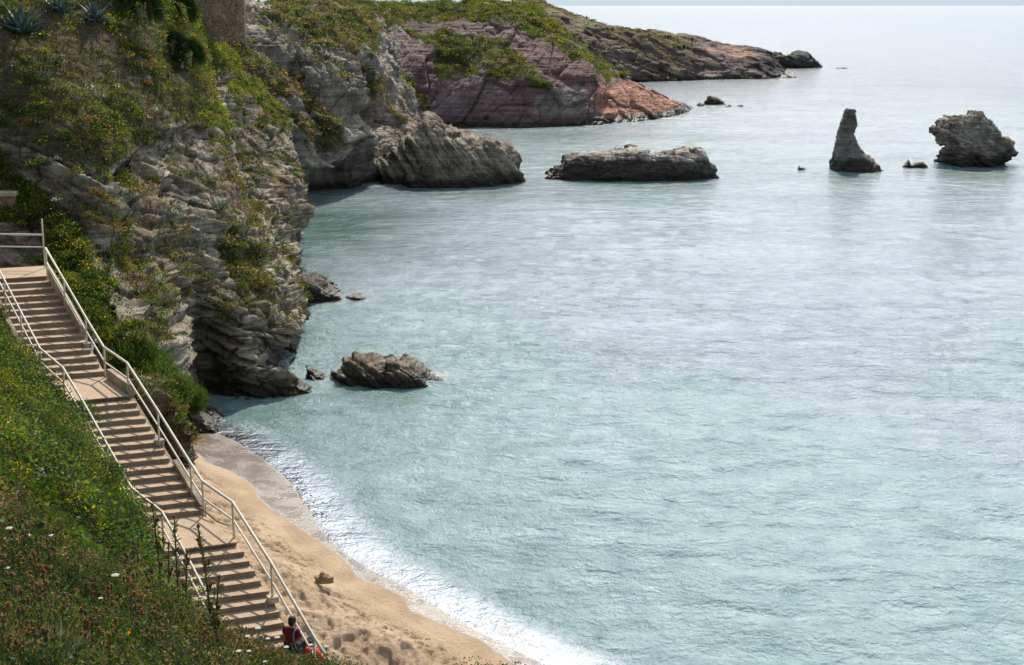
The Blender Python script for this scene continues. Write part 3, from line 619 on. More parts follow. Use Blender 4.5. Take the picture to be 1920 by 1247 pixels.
for args in [(828,704,.8,1.0,1.0),(790,728,1.4,.6,.8),(700,735,2.2,.5,.7),(600,735,1.2,.6,.6),(850,712,1.0,.6,.7),(470,800,2.2,1.5,.55),(430,815,1.5,1.2,.6),(1240,222,4,2,.9),(1330,206,7,1.5,.6),(1600,322,4,.8,.3),(1400,327,12,.5,.4),(1690,314,6,.6,.4),(1200,345,10,.7,.3)]:
    foam = np.maximum(foam, foam_shade_at(*args))
shallow = ss(2.3, .1, off) * near
vx = fbm(P2 * np.array([.05, .03, 1]), 4, 603)
deep = np.zeros(X.shape)  # dark green patches: cliff and rock shade and reflections painted into the water colour
for args in [(630,425,8,15,1.15),(600,520,4,6,.5),(560,620,3,5,.4),(520,780,3.5,2.5,.45),(620,830,4,3,.3),(800,360,14,5,.7),(1000,255,22,10,.7),(1180,350,12,4,.4),(1600,335,5,8,.5),(1820,325,8,7,.6),(1300,160,30,15,.4),(700,745,4,2,.4)]: deep = np.maximum(deep, foam_shade_at(*args))
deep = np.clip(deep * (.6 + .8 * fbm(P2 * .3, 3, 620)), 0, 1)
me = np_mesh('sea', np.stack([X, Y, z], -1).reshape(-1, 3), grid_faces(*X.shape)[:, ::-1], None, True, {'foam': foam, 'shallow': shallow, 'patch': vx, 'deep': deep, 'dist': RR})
m, nt, out = newmat('sea_water'); L = nt.links.new
geo = N(nt, 'ShaderNodeNewGeometry'); af = N(nt, 'ShaderNodeAttribute', attribute_name='foam'); ash = N(nt, 'ShaderNodeAttribute', attribute_name='shallow'); apt = N(nt, 'ShaderNodeAttribute', attribute_name='patch'); ad = N(nt, 'ShaderNodeAttribute', attribute_name='dist')
def wnoise(sc, det, rot, st=(1, 1.9, 1)):
    mp = N(nt, 'ShaderNodeMapping'); mp.inputs['Scale'].default_value = st; mp.inputs['Rotation'].default_value = (0, 0, R(rot)); L(geo.outputs['Position'], mp.inputs['Vector'])
    n = N(nt, 'ShaderNodeTexNoise', Scale=sc, Detail=det, Roughness=.55); n.inputs['Distortion'].default_value = .4; L(mp.outputs[0], n.inputs['Vector']); return n.outputs[0]
wa, wb, wc, wd_ = wnoise(.22, 3.0, 15), wnoise(1.5, 3.0, -30, (1, 1.15, 1)), wnoise(4.2, 4.0, 20, (1, 1, 1)), wnoise(11.0, 3.0, -20, (1, .85, 1))
h = mathn(nt, 'ADD', mathn(nt, 'MULTIPLY', wa, .60), mathn(nt, 'ADD', mathn(nt, 'MULTIPLY', wb, .17), mathn(nt, 'ADD', mathn(nt, 'MULTIPLY', wc, .12), mathn(nt, 'MULTIPLY', wd_, .055))))
wind = wnoise(.045, 3.0, 25, (1, 2.2, 1))
bp = N(nt, 'ShaderNodeBump', Strength=.9, Distance=1.0); L(h, bp.inputs['Height'])
L(mathn(nt, 'MULTIPLY', rng_map(nt, wind, .38, .62, .7, 1.25), rng_map(nt, ash.outputs['Fac'], .1, .6, 1.0, .42)), bp.inputs['Distance'])
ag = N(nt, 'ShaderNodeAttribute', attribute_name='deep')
body = N(nt, 'ShaderNodeMix', data_type='RGBA'); body.inputs[6].default_value = (.24, .345, .34, 1); body.inputs[7].default_value = (.285, .345, .385, 1)
L(rng_map(nt, apt.outputs['Fac'], .44, .54, 0, 1), body.inputs[0])
mott = N(nt, 'ShaderNodeMix', data_type='RGBA', blend_type='MULTIPLY'); mott.inputs[0].default_value = 1; L(body.outputs[2], mott.inputs[6])
mv = rng_map(nt, wnoise(.7, 6.0, 10, (1, .8, 1)), .35, .65, .78, 1.2); cbm = N(nt, 'ShaderNodeCombineColor'); L(mv, cbm.inputs[0]); L(mathn(nt, 'POWER', mv, .7), cbm.inputs[1]); L(mathn(nt, 'POWER', mv, .7), cbm.inputs[2]); L(cbm.outputs[0], mott.inputs[7])
shade_mix = N(nt, 'ShaderNodeMix', data_type='RGBA'); L(ag.outputs['Fac'], shade_mix.inputs[0]); L(mott.outputs[2], shade_mix.inputs[6]); shade_mix.inputs[7].default_value = (.025, .095, .07, 1)  # painted shade and reflection tint beside the rocks, not deeper water
body2 = N(nt, 'ShaderNodeMix', data_type='RGBA'); L(shade_mix.outputs[2], body2.inputs[6]); body2.inputs[7].default_value = (.08, .105, .125, 1)
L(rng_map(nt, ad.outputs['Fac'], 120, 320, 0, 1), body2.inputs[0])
pr = N(nt, 'ShaderNodeBsdfPrincipled', IOR=1.33); pr.inputs['Specular IOR Level'].default_value = .8
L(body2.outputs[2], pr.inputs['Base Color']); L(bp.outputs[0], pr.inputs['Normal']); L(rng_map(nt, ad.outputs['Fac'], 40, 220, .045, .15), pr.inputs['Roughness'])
fr = N(nt, 'ShaderNodeFresnel', IOR=1.33); L(bp.outputs[0], fr.inputs['Normal'])
tp = N(nt, 'ShaderNodeBsdfTransparent'); tp.inputs[0].default_value = (.80, .90, .86, 1)
gl = N(nt, 'ShaderNodeBsdfGlossy', Roughness=.035); L(bp.outputs[0], gl.inputs['Normal'])
sh = N(nt, 'ShaderNodeMixShader'); L(fr.outputs[0], sh.inputs[0]); L(tp.outputs[0], sh.inputs[1]); L(gl.outputs[0], sh.inputs[2])
mx = N(nt, 'ShaderNodeMixShader'); L(ash.outputs['Fac'], mx.inputs[0]); L(pr.outputs[0], mx.inputs[1]); L(sh.outputs[0], mx.inputs[2])
fo_ = N(nt, 'ShaderNodeBsdfPrincipled', Roughness=.5); fo_.inputs['Base Color'].default_value = (.34, .34, .325, 1); L(bp.outputs[0], fo_.inputs['Normal'])
fn = wnoise(5.0, 6.0, 30, (1, 1.5, 1)); fv = N(nt, 'ShaderNodeTexVoronoi', Scale=3.0, feature='DISTANCE_TO_EDGE')
ff = rng_map(nt, mathn(nt, 'ADD', fn, mathn(nt, 'MULTIPLY', af.outputs['Fac'], .29)), .70, .84, 0, .9)
mf = N(nt, 'ShaderNodeMixShader'); L(mathn(nt, 'MULTIPLY', ff, mathn(nt, 'MINIMUM', mathn(nt, 'MULTIPLY', af.outputs['Fac'], 3.0), 1.0)), mf.inputs[0]); L(mx.outputs[0], mf.inputs[1]); L(fo_.outputs[0], mf.inputs[2]); L(mf.outputs[0], out.inputs[0])
tag(link('sea', me, m), kind='structure')
seabed = MB(); seabed.add([(-60000, 66, -6), (60000, 66, -6), (60000, 60000, -6), (-60000, 60000, -6)], [(0, 1, 2, 3)])
tag(seabed.build('seabed', CONC), kind='structure')

# ------------------------------------------------------------------ foreground slope (thin-plate fit through surveyed points)
ctl = [atY(*p) for p in [(-100,1400,6),(0,1247,9.5),(200,1255,11.3),(400,1268,13.5),(640,1325,15),(300,1400,8.5),(640,1420,11.5),(900,1420,13),(1000,1300,15),
 (0,1100,13),(150,1100,14.8),(280,1135,17),(0,950,19),(130,965,22),(0,805,29),(0,660,41),(-60,610,45),(70,775,37),(125,880,34),(185,1010,29.5),(280,1125,25),(355,1225,21),(420,1262,19),(600,1290,16),(500,1264,16),(545,1262,16),(500,1310,21),(440,1300,24),(-250,1000,15),(-300,700,32),(-300,1247,8)]]
ctl += [np.array([-1, 22, 4.6]), np.array([1, 27, 1.2]), np.array([-4, 30, .3]), np.array([3, 18, 5.5]), np.array([-28, 60, 10]), np.array([4, 24, .3])]
for t in (.15, .4, .7, 1, 1.5, 2, 2.3, 2.7, 3, 3.5, 4, 4.3, 4.7, 5):
    ctl.append(stair_right(t) + WD * (WID + .15) - np.array([0, 0, .12]))
ctl = np.array(ctl)
def U(r2): return r2 * np.log(r2 + 1e-9) * .5
A = np.zeros((len(ctl) + 3,) * 2); dx = ctl[:, None, :2] - ctl[None, :, :2]; A[:-3, :-3] = U((dx ** 2).sum(-1)) + np.eye(len(ctl)) * .15
A[:-3, -3] = A[-3, :-3] = 1; A[:-3, -2:] = ctl[:, :2]; A[-2:, :-3] = ctl[:, :2].T
wts = np.linalg.solve(A, np.r_[ctl[:, 2], 0, 0, 0])
def fgz(X, Y):
    r = wts[-3] + wts[-2] * X + wts[-1] * Y
    for i, c in enumerate(ctl): r = r + wts[i] * U((X - c[0]) ** 2 + (Y - c[1]) ** 2)
    return r
x = np.arange(-30, 8, .10); y = np.arange(3, 60, .12); X, Y = np.meshgrid(x, y, indexing='ij')
z = fgz(X, Y); P3 = np.stack([X, Y, z], -1)
SLL = [stair_right(t) + WD * (WID + .02) for t in (0, .5, 1, 2, 3, 4, 5)]; SLL = [SLL[0] + (SLL[0] - SLL[1]) * 3] + SLL
sl_d, _ = segdist(X, Y, SLL)     # positive = left (land) side?
ref, _ = segdist(np.array([-28.]), np.array([35.]), SLL); sl_d = sl_d * np.sign(ref[0])
zb = fbm(P3 * .9, 3, 701) - .5
z = z + zb * .5 * ss(.2, 2, sl_d) + (fbm(P3 * 4, 2, 702) - .5) * .12 * ss(0, 1, sl_d)
below_end = Y < SG[1] - .4
keep = ((sl_d > 0) | below_end)
cc = lerp(np.array([.10, .075, .04]), [.20, .15, .09], fbm(P3 * 1.2, 4, 703))
me = np_mesh('slope', np.stack([X, Y, z], -1).reshape(-1, 3), grid_faces(*X.shape, keep=keep), cc.reshape(-1, 3), True)
tag(link('slope', me, plain('dry_soil', (.065, .05, .03), .95, .03, 9, .3, .1, (.13, .10, .06))), kind='structure')
FG = (np.stack([X, Y, z], -1), keep, sl_d)

# ------------------------------------------------------------------ staircase
stairs = empty('staircase', tuple(SD), 0, 'long concrete staircase with sandy treads descending past two landings to the beach', 'stairs')
so_ = Vector(SD)
def wob_step(name, a, b, a2, b2, zt, deep, mat, lab=None):
    """slab between front edge a-b and back edge a2-b2 with a slightly uneven worn front edge"""
    n = 9; V = []
    for i in range(n):
        t = i / (n - 1); f = np.array(a) * (1 - t) + np.array(b) * t; k = np.array(a2) * (1 - t) + np.array(b2) * t
        w = (vn(np.array([[t * 3, zt * 9, 1.0]]), 5)[0] - .5) * .05; dz = (vn(np.array([[t * 2.5, zt * 7, 9.0]]), 6)[0] - .5) * .03
        f = f + (f - k) / (np.linalg.norm((f - k)[:2]) + 1e-6) * w
        for q, zz in ((k, zt), (f, zt + dz), (f - np.array([0, 0, 0]), zt + dz - .035), (f - (f - k) * .04, zt - .05), (f - (f - k) * .04, zt - deep), (k, zt - deep)):
            V.append((q[0] - so_.x, q[1] - so_.y, zz - so_.z))
    Fc = []
    for i in range(n - 1):
        for j in range(6): Fc.append((i * 6 + j, (i + 1) * 6 + j, (i + 1) * 6 + (j + 1) % 6, i * 6 + (j + 1) % 6))
    Fc += [tuple(range(5, -1, -1)), tuple(range((n - 1) * 6, n * 6))]
    mb = MB(); mb.add(V, Fc); o = mb.build(name, mat, stairs); o.data.materials.append(SANDY)
    for p in o.data.polygons:
        if p.normal.z > .6 or p.normal.z < -.9: p.material_index = 1
    return o
def flight(A_, B_, za, n, rise):
    for i in range(n):
        f0 = A_ + (B_ - A_) * (i / n); f1 = A_ + (B_ - A_) * ((i + 1) / n); zt = za - rise * (i + 1)
        jx = (rnd1(i + int(za * 10), 4)) * .10
        wob_step('step', f1 - WD * jx, f1 + WD * WID, f0 - (f1 - f0) * .15 - WD * jx, f0 - (f1 - f0) * .15 + WD * WID, zt, .75, CONC)
TOPL = atZ(89, 498, z1)
w2 = WD * 6
wob_step('landing', SA, SA + w2, TOPL + WD * -0.1, TOPL + w2, z1, .8, CONC)
flight(SA, SB, z1, 14, (z1 - z2) / 15)
wob_step('landing', SC, SC + WD * WID, SB + (SA - SB) * .11, SB + (SA - SB) * .11 + WD * WID, z2, .9, CONC)
flight(SC, SD, z2, 14, .15)
wob_step('landing', SE, SE + WD * WID, SD + (SC - SD) * .11, SD + (SC - SD) * .11 + WD * WID, Rz3, .9, CONC)
flight(SE, SG, Rz3, 13, .15)
CURB = plain('curb_concrete', (.34, .27, .20), .9, .02, 9, .25, .2, (.42, .36, .28))
def curb(pts, w=.16, h=.22, dn=.9):
    mb = MB(); V = []
    for p in pts:
        p = np.array(p) - np.array(so_); o = -WD * w
        V += [p + [0, 0, h], p + o + [0, 0, h], p + o - [0, 0, dn], p - [0, 0, dn]]
    n = len(pts); Fc = [(i * 4 + j, i * 4 + (j + 1) % 4, i * 4 + 4 + (j + 1) % 4, i * 4 + 4 + j) for i in range(n - 1) for j in range(4)] + [(3, 2, 1, 0), tuple(range(n * 4 - 4, n * 4))]
    mb.add(V, Fc); return mb.build('side_curb', CURB, stairs)
e = -WD * .02
curb([stair_right(t) + e for t in (.03, .2, .42, .62)], .16, .38, 1.2)
curb([stair_right(t) + e for t in (1.15, 1.5, 1.95)], .16, .34, 1.0)
curb([stair_right(t) + e - np.array([0, 0, .1]) for t in (2.0, 2.3, 2.62)], .14, .0, 1.6)
curb([stair_right(t) + e for t in (2.62, 2.8, 2.98)], .16, .22, 1.5)
curb([stair_right(t) + e - np.array([0, 0, .12]) for t in (.62, .8, 1.0)], .14, .02, 1.2)
for lo, hi in ((0.1, .95), (2.1, 2.5), (2.6, 2.95), (4.1, 4.9)):
    curb([stair_right(t) + WD * (WID + .2) for t in np.linspace(lo, hi, 4)], .16, .14, 1.0)

# ------------------------------------------------------------------ handrails
def handrail(label, pts, base_drop, rails=(1.0, .5), rad=.036, mat=PAINT, group=None, block=False, extra=None):
    org = Vector(pts[0]); hr = empty('handrail', tuple(org), 0, label, 'handrail', group)
    for i, p in enumerate(pts):
        p = Vector(p) - org; mb = MB(); h = rails[0] + (extra or {}).get(i, 0)
        mb.tube([p - Vector((0, 0, base_drop)), p + Vector((0, 0, h))], rad * .95, 8); mb.build('post', mat, hr, True)
        if block and i in block:
            b = MB(); b.box((p.x, p.y, p.z + .03), (.26, .26, .16), .5); b.build('footing', CURB, hr)
    for k, h in enumerate(rails):
        mb = MB(); q = [Vector(p) - org + Vector((0, 0, h)) for p in pts]
        mb.tube(q, rad * (1.15 if k == 0 else .85), 8); mb.build('top_rail' if k == 0 else 'mid_rail', mat, hr, True)
    return hr
def rp(px, py, z): return tuple(atZ(px, py, z))
# right-hand rail: post feet read from the photograph, heights from the flight they stand on
def on_right(t, off=.04): return tuple(stair_right(t) - WD * off)
rightpts = [on_right(0.0), on_right(.34), on_right(.72), on_right(1.06), on_right(1.93), on_right(2.42), on_right(2.86), on_right(3.03) , on_right(3.85), on_right(4.45), on_right(4.98), tuple(np.array(on_right(5.0)) + np.array([.95, -1.2, -.8]))]
handrail('cream railing along the sea side of the stairs, seen against cliff and sand', rightpts, .35, (1.05, .52), .036, PAINT, None, (2, 5, 9))
def on_left(t, off=-.06): return tuple(stair_right(t) + WD * (WID + off))
leftpts = [on_left(t) for t in (-.0, .3, .62, .98, 1.92, 2.3, 2.65, 3.0, 3.9, 4.3, 4.65, 4.95)]
handrail('cream railing along the planted side of the stairs, half hidden by weeds', leftpts, .35, (1.05, .55), .034, PAINT)
tl = [SA - WD * .02 + np.array([0, 0, 0]), SA + WD * 2.2, SA + WD * 4.5]
bk = (TOPL - SA) * .92
tl = [TOPL - WD * .0 - (TOPL - SA) * .9, ]
pA = SA + (TOPL - SA) * .12
handrail('short railing closing the back of the top landing', [tuple(atZ(85, 502, z1)), tuple(atZ(-20, 500, z1)), tuple(atZ(-160, 498, z1))], .3, (1.28, .80), .032, PAINT, None, False, {0: .62})

# ------------------------------------------------------------------ vegetation
def sample(G, n, W, cnt, view=True, margin=160):
    """random points on a grid surface, weighted by W (per vertex) and area"""
    A_ = np.linalg.norm(np.cross(np.diff(G, axis=0)[:, :-1], np.diff(G, axis=1)[:-1]), axis=-1)
    w = A_ * W[:-1, :-1]
    if view:
        px, py = proj(G[:-1, :-1]); w = w * ((px > -margin) & (px < 1920 + margin) & (py > -margin) & (py < 1247 + margin))
    c = np.cumsum(w.ravel()); c /= c[-1]
    k = np.searchsorted(c, rng.random(cnt)); i, j = np.unravel_index(np.minimum(k, w.size - 1), w.shape)
    u, v = rng.random(cnt)[:, None], rng.random(cnt)[:, None]
    P = G[i, j] * (1 - u) * (1 - v) + G[i + 1, j] * u * (1 - v) + G[i, j + 1] * (1 - u) * v + G[i + 1, j + 1] * u * v
    nn = n[i, j]; nn = np.where((nn[:, 2] < 0)[:, None], -nn, nn) if n[..., 2].mean() > 0 else nn
    return P, nn, (i, j)
def unit(v): return v / (np.linalg.norm(v, axis=-1, keepdims=True) + 1e-9)
class Leaves:
    def __init__(s): s.V = []; s.C = []
    def add(s, B, D, L, w, C, droop=0.0):
        n = len(B); D = unit(D); r = unit(rng.normal(size=(n, 3))); W = unit(np.cross(D, r))
        L = np.broadcast_to(np.asarray(L, float), (n,))[:, None]; w = np.broadcast_to(np.asarray(w, float), (n,))[:, None]
        tip = B + D * L; tip[:, 2] -= (droop * L[:, 0]); mid = B + D * L * .55
        s.V.append(np.stack([B - W * w * .25, mid - W * w, tip, mid + W * w], 1)); s.C.append(np.repeat(C[:, None, :], 4, 1))
    def build(s, name, mat, label=None, cat=None, kind=None, parent=None, org=(0, 0, 0)):
        V = np.concatenate(s.V).reshape(-1, 3) - np.array(org); C = np.concatenate(s.C).reshape(-1, 3); q = np.arange(len(V)).reshape(-1, 4)
        o = link(name, np_mesh(name, V, q, C), mat, parent, None if parent else org)
        return tag(o, label, cat, None, kind)
def pal(names, k): return np.array([PAL[n] for n in names])[k]
PAL = dict(green=(.062, .098, .019), dark=(.030, .052, .014), yellowgreen=(.165, .175, .028), olive=(.11, .115, .034), dry=(.26, .185, .08), brown=(.13, .085, .04), rust=(.17, .085, .035), yellow=(.52, .42, .03), white=(.62, .60, .50), bright=(.10, .19, .03), orange=(.55, .22, .02), grey=(.20, .18, .13))
def pick(names, probs, n): return rng.choice(len(names), n, p=np.array(probs) / sum(probs))
def bushes(Lv, C, N_, rad, hgt, per, leaf, names, probs, wid=.4, accent=None, lo=.0):
    """clumps: leaves spread through a low dome round each centre, one leaf colour family per clump"""
    n = len(C); f_ = fbm(C * .45, 2, 31); u_ = (np.argsort(np.argsort(f_)) / max(n, 1) + rng.normal(size=n) * .16) % 1.0
    k = np.minimum(np.searchsorted(np.cumsum(probs) / sum(probs), u_), len(names) - 1); base = pal(names, k) * rng.uniform(.7, 1.3, (n, 1))
    r = rad * rng.uniform(.5, 1.5, n); h = hgt * rng.uniform(.5, 1.5, n)
    idx = np.repeat(np.arange(n), per); m = len(idx)
    d = unit(rng.normal(size=(m, 3))); d[:, 2] = np.abs(d[:, 2]) - .15; rr = rng.random(m) ** .45
    off = d * rr[:, None]; B = C[idx] + off * np.stack([r[idx], r[idx], h[idx]], 1) + N_[idx] * (h[idx] * .25)[:, None]
    D = unit(d + rng.normal(size=(m, 3)) * .7 + [0, 0, .5])
    c = base[idx] * rng.uniform(.65, 1.45, (m, 1)) * (1 + rng.normal(size=(m, 3)) * .07)
    if accent:
        a, pr, pb = accent; on = rng.random(n) < pb; f = on[idx] & (d[:, 2] > .25) & (rr > .75) & (rng.random(m) < pr); c[f] = np.array(PAL[a]) * rng.uniform(.7, 1.2, (f.sum(), 1)); D[f] = D[f] + [0, 0, 1]
    Lv.add(B, D, leaf * rng.uniform(.6, 1.5, m), leaf * wid * rng.uniform(.6, 1.4, m), np.clip(c, .004, .9), .15)
def grass(Lv, P, N_, L, w, names, probs, lean=.5, sc=.6, s=0):
    n = len(P); f = fbm(P * sc, 3, s); k = (np.clip((f - .5) * 2.2 + .5 + rng.normal(size=n) * .22, 0, .999) * len(names)).astype(int)
    c = pal(names, k) * rng.uniform(.6, 1.4, (n, 1))
    Lv.add(P, N_ * .5 + [0, 0, 1] + rng.normal(size=(n, 3)) * lean, L * rng.uniform(.5, 1.5, n), w * rng.uniform(.7, 1.4, n), c, .12)

# near hillside
HG, HN, HV = SURF_NEAR
pxh, pyh = proj(HG)
Lv = Leaves()
P, n_, _ = sample(HG, HN, HV ** 1.5, 110000); grass(Lv, P, n_, .22, .018, ['dark', 'green', 'olive', 'brown', 'rust', 'yellowgreen', 'olive', 'green'], None, .6, .35, 901)
Wc = HV * ss(.42, .58, fbm(HG * .45, 3, 903))
P, n_, _ = sample(HG, HN, Wc, 3600); bushes(Lv, P, n_, .38, .26, 70, .085, ['green', 'dark', 'olive', 'yellowgreen', 'brown', 'dry', 'rust'], [5, 5, 4, 2.5, 1.6, .8, .6], .38)
up = ss(330, 60, pyh) * ss(60, 170, pxh) + .9 * ss(300, 450, pyh) * ss(180, 120, pxh)
P, n_, _ = sample(HG, HN, HV * up * ss(.42, .52, fbm(HG * .3, 3, 905)), 2200); bushes(Lv, P, n_, .42, .30, 80, .075, ['yellowgreen', 'green', 'olive', 'bright'], [5, 3, 2, 1], .4, ('yellow', .45, .30))
P, n_, _ = sample(HG, HN, HV * (pyh < 480) * ss(.5, .6, fbm(HG * .4, 3, 906)), 300); bushes(Lv, P, n_, .2, .18, 26, .06, ['white', 'olive'], [1, 2], .5)
jx_, jy_ = jit(HG, 30, .5); Wl = inpoly(jx_, jy_, V_LOW) * 1.0
P, n_, _ = sample(HG, HN, Wl, 1100); bushes(Lv, P, n_, .36, .26, 70, .08, ['dark', 'green', 'yellowgreen', 'olive', 'bright'], [2, 4, 3, 2, 1], .4, ('yellow', .2, .2))
P, n_, _ = sample(HG, HN, Wl, 20000); grass(Lv, P, n_, .24, .02, ['green', 'yellowgreen', 'olive', 'green'], None, .6, .35, 931)
Lv.build('hillside_plants', LEAF, kind='stuff')
Lv = Leaves()
P, n_, _ = sample(HG, HN, np.clip(.35 - HV, 0, 1) * ss(.15, .5, HN[..., 2]) * ss(.45, .6, fbm(HG * .6, 3, 907)), 500); bushes(Lv, P, n_, .2, .14, 40, .06, ['green', 'olive', 'dark', 'rust', 'dry'], [4, 3, 3, 2, 2])
Lv.build('cliff_plants', LEAF, kind='stuff')
# middle and red cliffs, far headland
for (G, nn, V), cnt, rad, leaf, nm, pb, gr in ((SURF_MID, 1700, .7, .15, ['olive', 'dark', 'green', 'yellowgreen', 'dry', 'brown'], [4, 4, 3, 2, 3, 2], 60000),
                                     (SURF_RED, 2301, .9, .20, ['green', 'yellowgreen', 'dark', 'olive', 'olive'], [3, 3, 2, 3, 2], 90000), (SURF_FAR, 500, .8, .22, ['olive', 'brown', 'dry', 'dark'], [3, 3, 3, 2], 40000)):
    Lv = Leaves(); P, n_, _ = sample(G, nn, V ** 2, cnt, margin=20); bushes(Lv, P, n_, rad, rad * .5, 50, leaf, nm, pb, .4, ('yellow', .25, .12) if cnt == 2301 else None)
    P, n_, _ = sample(G, nn, V ** 2, gr, margin=20); grass(Lv, P, n_, leaf * 1.4, leaf * .14, ['dark', 'green', 'yellowgreen', 'olive', 'dry'], None, .6, .1, 911)
    Lv.build('cliff_plants', LEAF, kind='stuff')

# foreground slope
G, keep, sld = FG
Fn = smooth_n(gnormals(G), 2); Fn = np.where(Fn[..., 2:] < 0, -Fn, Fn); pf, qf = proj(G)
W0 = keep * ss(.05, .35, sld) * ((G[..., 1] > 8))
Lv = Leaves()
dist = G[..., 1]
Wn = W0 * (dist < 24) / np.maximum(dist, 8) ** 1.6
P, n_, _ = sample(G, Fn, Wn, 150000, margin=120); grass(Lv, P, n_, .19, .006, ['brown', 'dark', 'olive', 'grey', 'green', 'dry', 'dark'], None, .55, .8, 921)
Wf = W0 * (dist >= 20) * ss(420, 300, pf)
P, n_, _ = sample(G, Fn, Wf, 60000, margin=60); grass(Lv, P, n_, .24, .012, ['dark', 'green', 'yellowgreen', 'olive', 'green'], None, .6, .5, 922)
P, n_, _ = sample(G, Fn, W0 * (dist >= 21) * ss(.7, 1.3, sld) * ss(.36, .46, fbm(G * .5, 3, 923)) * ss(330, 250, pf), 1000, margin=60); bushes(Lv, P, n_, .60, .46, 190, .058, ['dark', 'green', 'olive', 'yellowgreen', 'bright'], [5, 4, 2, 2, 1], .42, ('yellow', .10, .14))
P, n_, _ = sample(G, Fn, W0 * (dist >= 16) * ss(330, 250, pf), 420, margin=60); bushes(Lv, P, n_, .22, .34, 60, .10, ['dark', 'green', 'olive'], [3, 3, 1], .5)
P, n_, _ = sample(G, Fn, W0 * (dist < 22) * ss(.36, .5, fbm(G * .8, 3, 924)), 1900, margin=60); bushes(Lv, P, n_, .24, .26, 110, .030, ['dark', 'green', 'olive', 'dry', 'brown'], [5, 4, 2, 1.4, 1.6], .4, ('orange', .03, .10))
Lv.build('slope_plants', LEAF, kind='stuff')
# fleshy green mat at the very edge of the slope
Lv = Leaves(); Wg = W0 * (pf > 385) * (pf < 640) * (qf > 1212) * (dist > 9)
P, n_, _ = sample(G, Fn, Wg, 16000, margin=60); grass(Lv, P, n_, .14, .007, ['green', 'bright', 'green', 'dark'], None, .45, .9, 925)
Lv.build('ice_plant_mat', LEAF, kind='stuff')
def fg_at(px, py):      # where the line of sight meets the foreground slope
    d = ray(px, py); t = np.linspace(6, 60, 1500); Q = np.array([0, 0, H]) + d[None] * t[:, None]; zz = fgz(Q[:, 0], Q[:, 1]); k = np.argmax(Q[:, 2] < zz); return Q[k] if k else Q[0]
def fg_ground(x, y): return float(fgz(np.array([x]), np.array([y]))[0])
def surf_at(S, px, py):
    a, b = proj(S[0]); k = np.argmin((a - px) ** 2 + (b - py) ** 2 + 1e-9 * S[0][..., 1]); return S[0].reshape(-1, 3)[k].copy()

# tall thistles standing in front of the railing
THC = plain('thistle_head', (.13, .085, .03), .8, .002, 60, .4, .2, (.24, .12, .03)); THO = plain('orange_floret', (.62, .25, .02), .7, .002, 60, .3)
THS = plain('thistle_stem', (.09, .12, .035), .7, .002, 40, .3, .2, (.13, .10, .05))
WHT = plain('umbel_white', (.70, .70, .60), .8, .003, 80, .15, .2, (.60, .62, .45)); YEL = plain('umbel_yellow', (.45, .40, .03), .8, .003, 60, .25)
def make_thistle(h, nb, orange, seed, tall=False):
    rs = random.Random(seed); t = empty('thistle', (0, 0, 0)); st = MB(); heads = []
    lean = (rs.uniform(-.12, .12), rs.uniform(-.12, .12)); sp = [Vector((lean[0] * h * u * u, lean[1] * h * u * u, h * u)) for u in np.linspace(0, 1, 7)]
    sp = [Vector(p) for p in sp]; st.tube(sp, [(.017 if tall else .011) - .0012 * i_ for i_ in range(7)], 5); heads.append((sp[-1], .9))
    for k in range(nb):
        u = rs.uniform(.35 if tall else .45, .97); b = Vector(sp[min(6, int(u * 6))]); a = rs.uniform(0, 6.28); l = rs.uniform(.04, .09) if tall else rs.uniform(.06, .2) * h
        e1 = b + Vector((math.cos(a) * l * .5, math.sin(a) * l * .5, l * .6)); e2 = e1 + Vector((math.cos(a) * l * .1, math.sin(a) * l * .1, l * .6))
        st.tube([b, e1, e2], [.006, .005, .004], 4); heads.append((e2, rs.uniform(.6, 1)))
    st.build('stem', THS, t)
    lf = MB()
    for k in range(int(h * (75 if tall else 34))):
        u = rs.uniform(.03, .98); b = Vector(sp[int(u * 6)]).lerp(Vector(sp[min(6, int(u * 6) + 1)]), u * 6 % 1); a = rs.uniform(0, 6.28); l = rs.uniform(.03, .075) * (1.3 - u * .6) * (1.7 if tall else 1)
        o = Vector((math.cos(a), math.sin(a), 0)); w = Vector((-math.sin(a), math.cos(a), 0)) * l * .22
        lf.add([b, b + o * l * .5 + w + Vector((0, 0, l * .35)), b + o * l + Vector((0, 0, l * .45)), b + o * l * .5 - w + Vector((0, 0, l * .35))], [(0, 1, 2, 3)])
    lf.build('foliage', THS, t)
    for c, sc in heads:
        hd = MB(); r = (.025 if tall else .021) * sc; hd.ell(c + Vector((0, 0, r)), (r, r, r * 1.25), 7, 5)
        for q in range(16):
            a = rs.uniform(0, 6.28); el = rs.uniform(-.3, 1.3); d_ = Vector((math.cos(a) * math.cos(el), math.sin(a) * math.cos(el), math.sin(el))); s_ = Vector((-math.sin(a), math.cos(a), 0)) * .003
            b = c + Vector((0, 0, r)) + d_ * r * .7; hd.add([b - s_, b + s_, b + d_ * r * 1.5], [(0, 1, 2)])
        ho = hd.build('flower_head', THC, t)
        if orange and rs.random() < .6:
            fl = MB(); 
            for q in range(14):
                a = rs.uniform(0, 6.28); d_ = Vector((math.cos(a) * .7, math.sin(a) * .7, 1)).normalized(); s_ = Vector((-math.sin(a), math.cos(a), 0)) * .005
                b = c + Vector((0, 0, r * 1.9)); fl.add([b - s_, b + d_ * r * 1.1 - s_, b + d_ * r * 1.1 + s_, b + s_], [(0, 1, 2, 3)])
            fl.build('floret', THO, ho)
    return t
def copy_tree(o, parent=None):
    c = o.copy(); COL.objects.link(c); c.parent = parent
    for ch in [x for x in o.children]: copy_tree(ch, c)
    return c
protos = [make_thistle(.75, 2, 0, 1), make_thistle(.6, 4, 0, 2), make_thistle(.42, 5, 1, 3), make_thistle(.5, 3, 0, 4), make_thistle(.34, 4, 1, 5)]
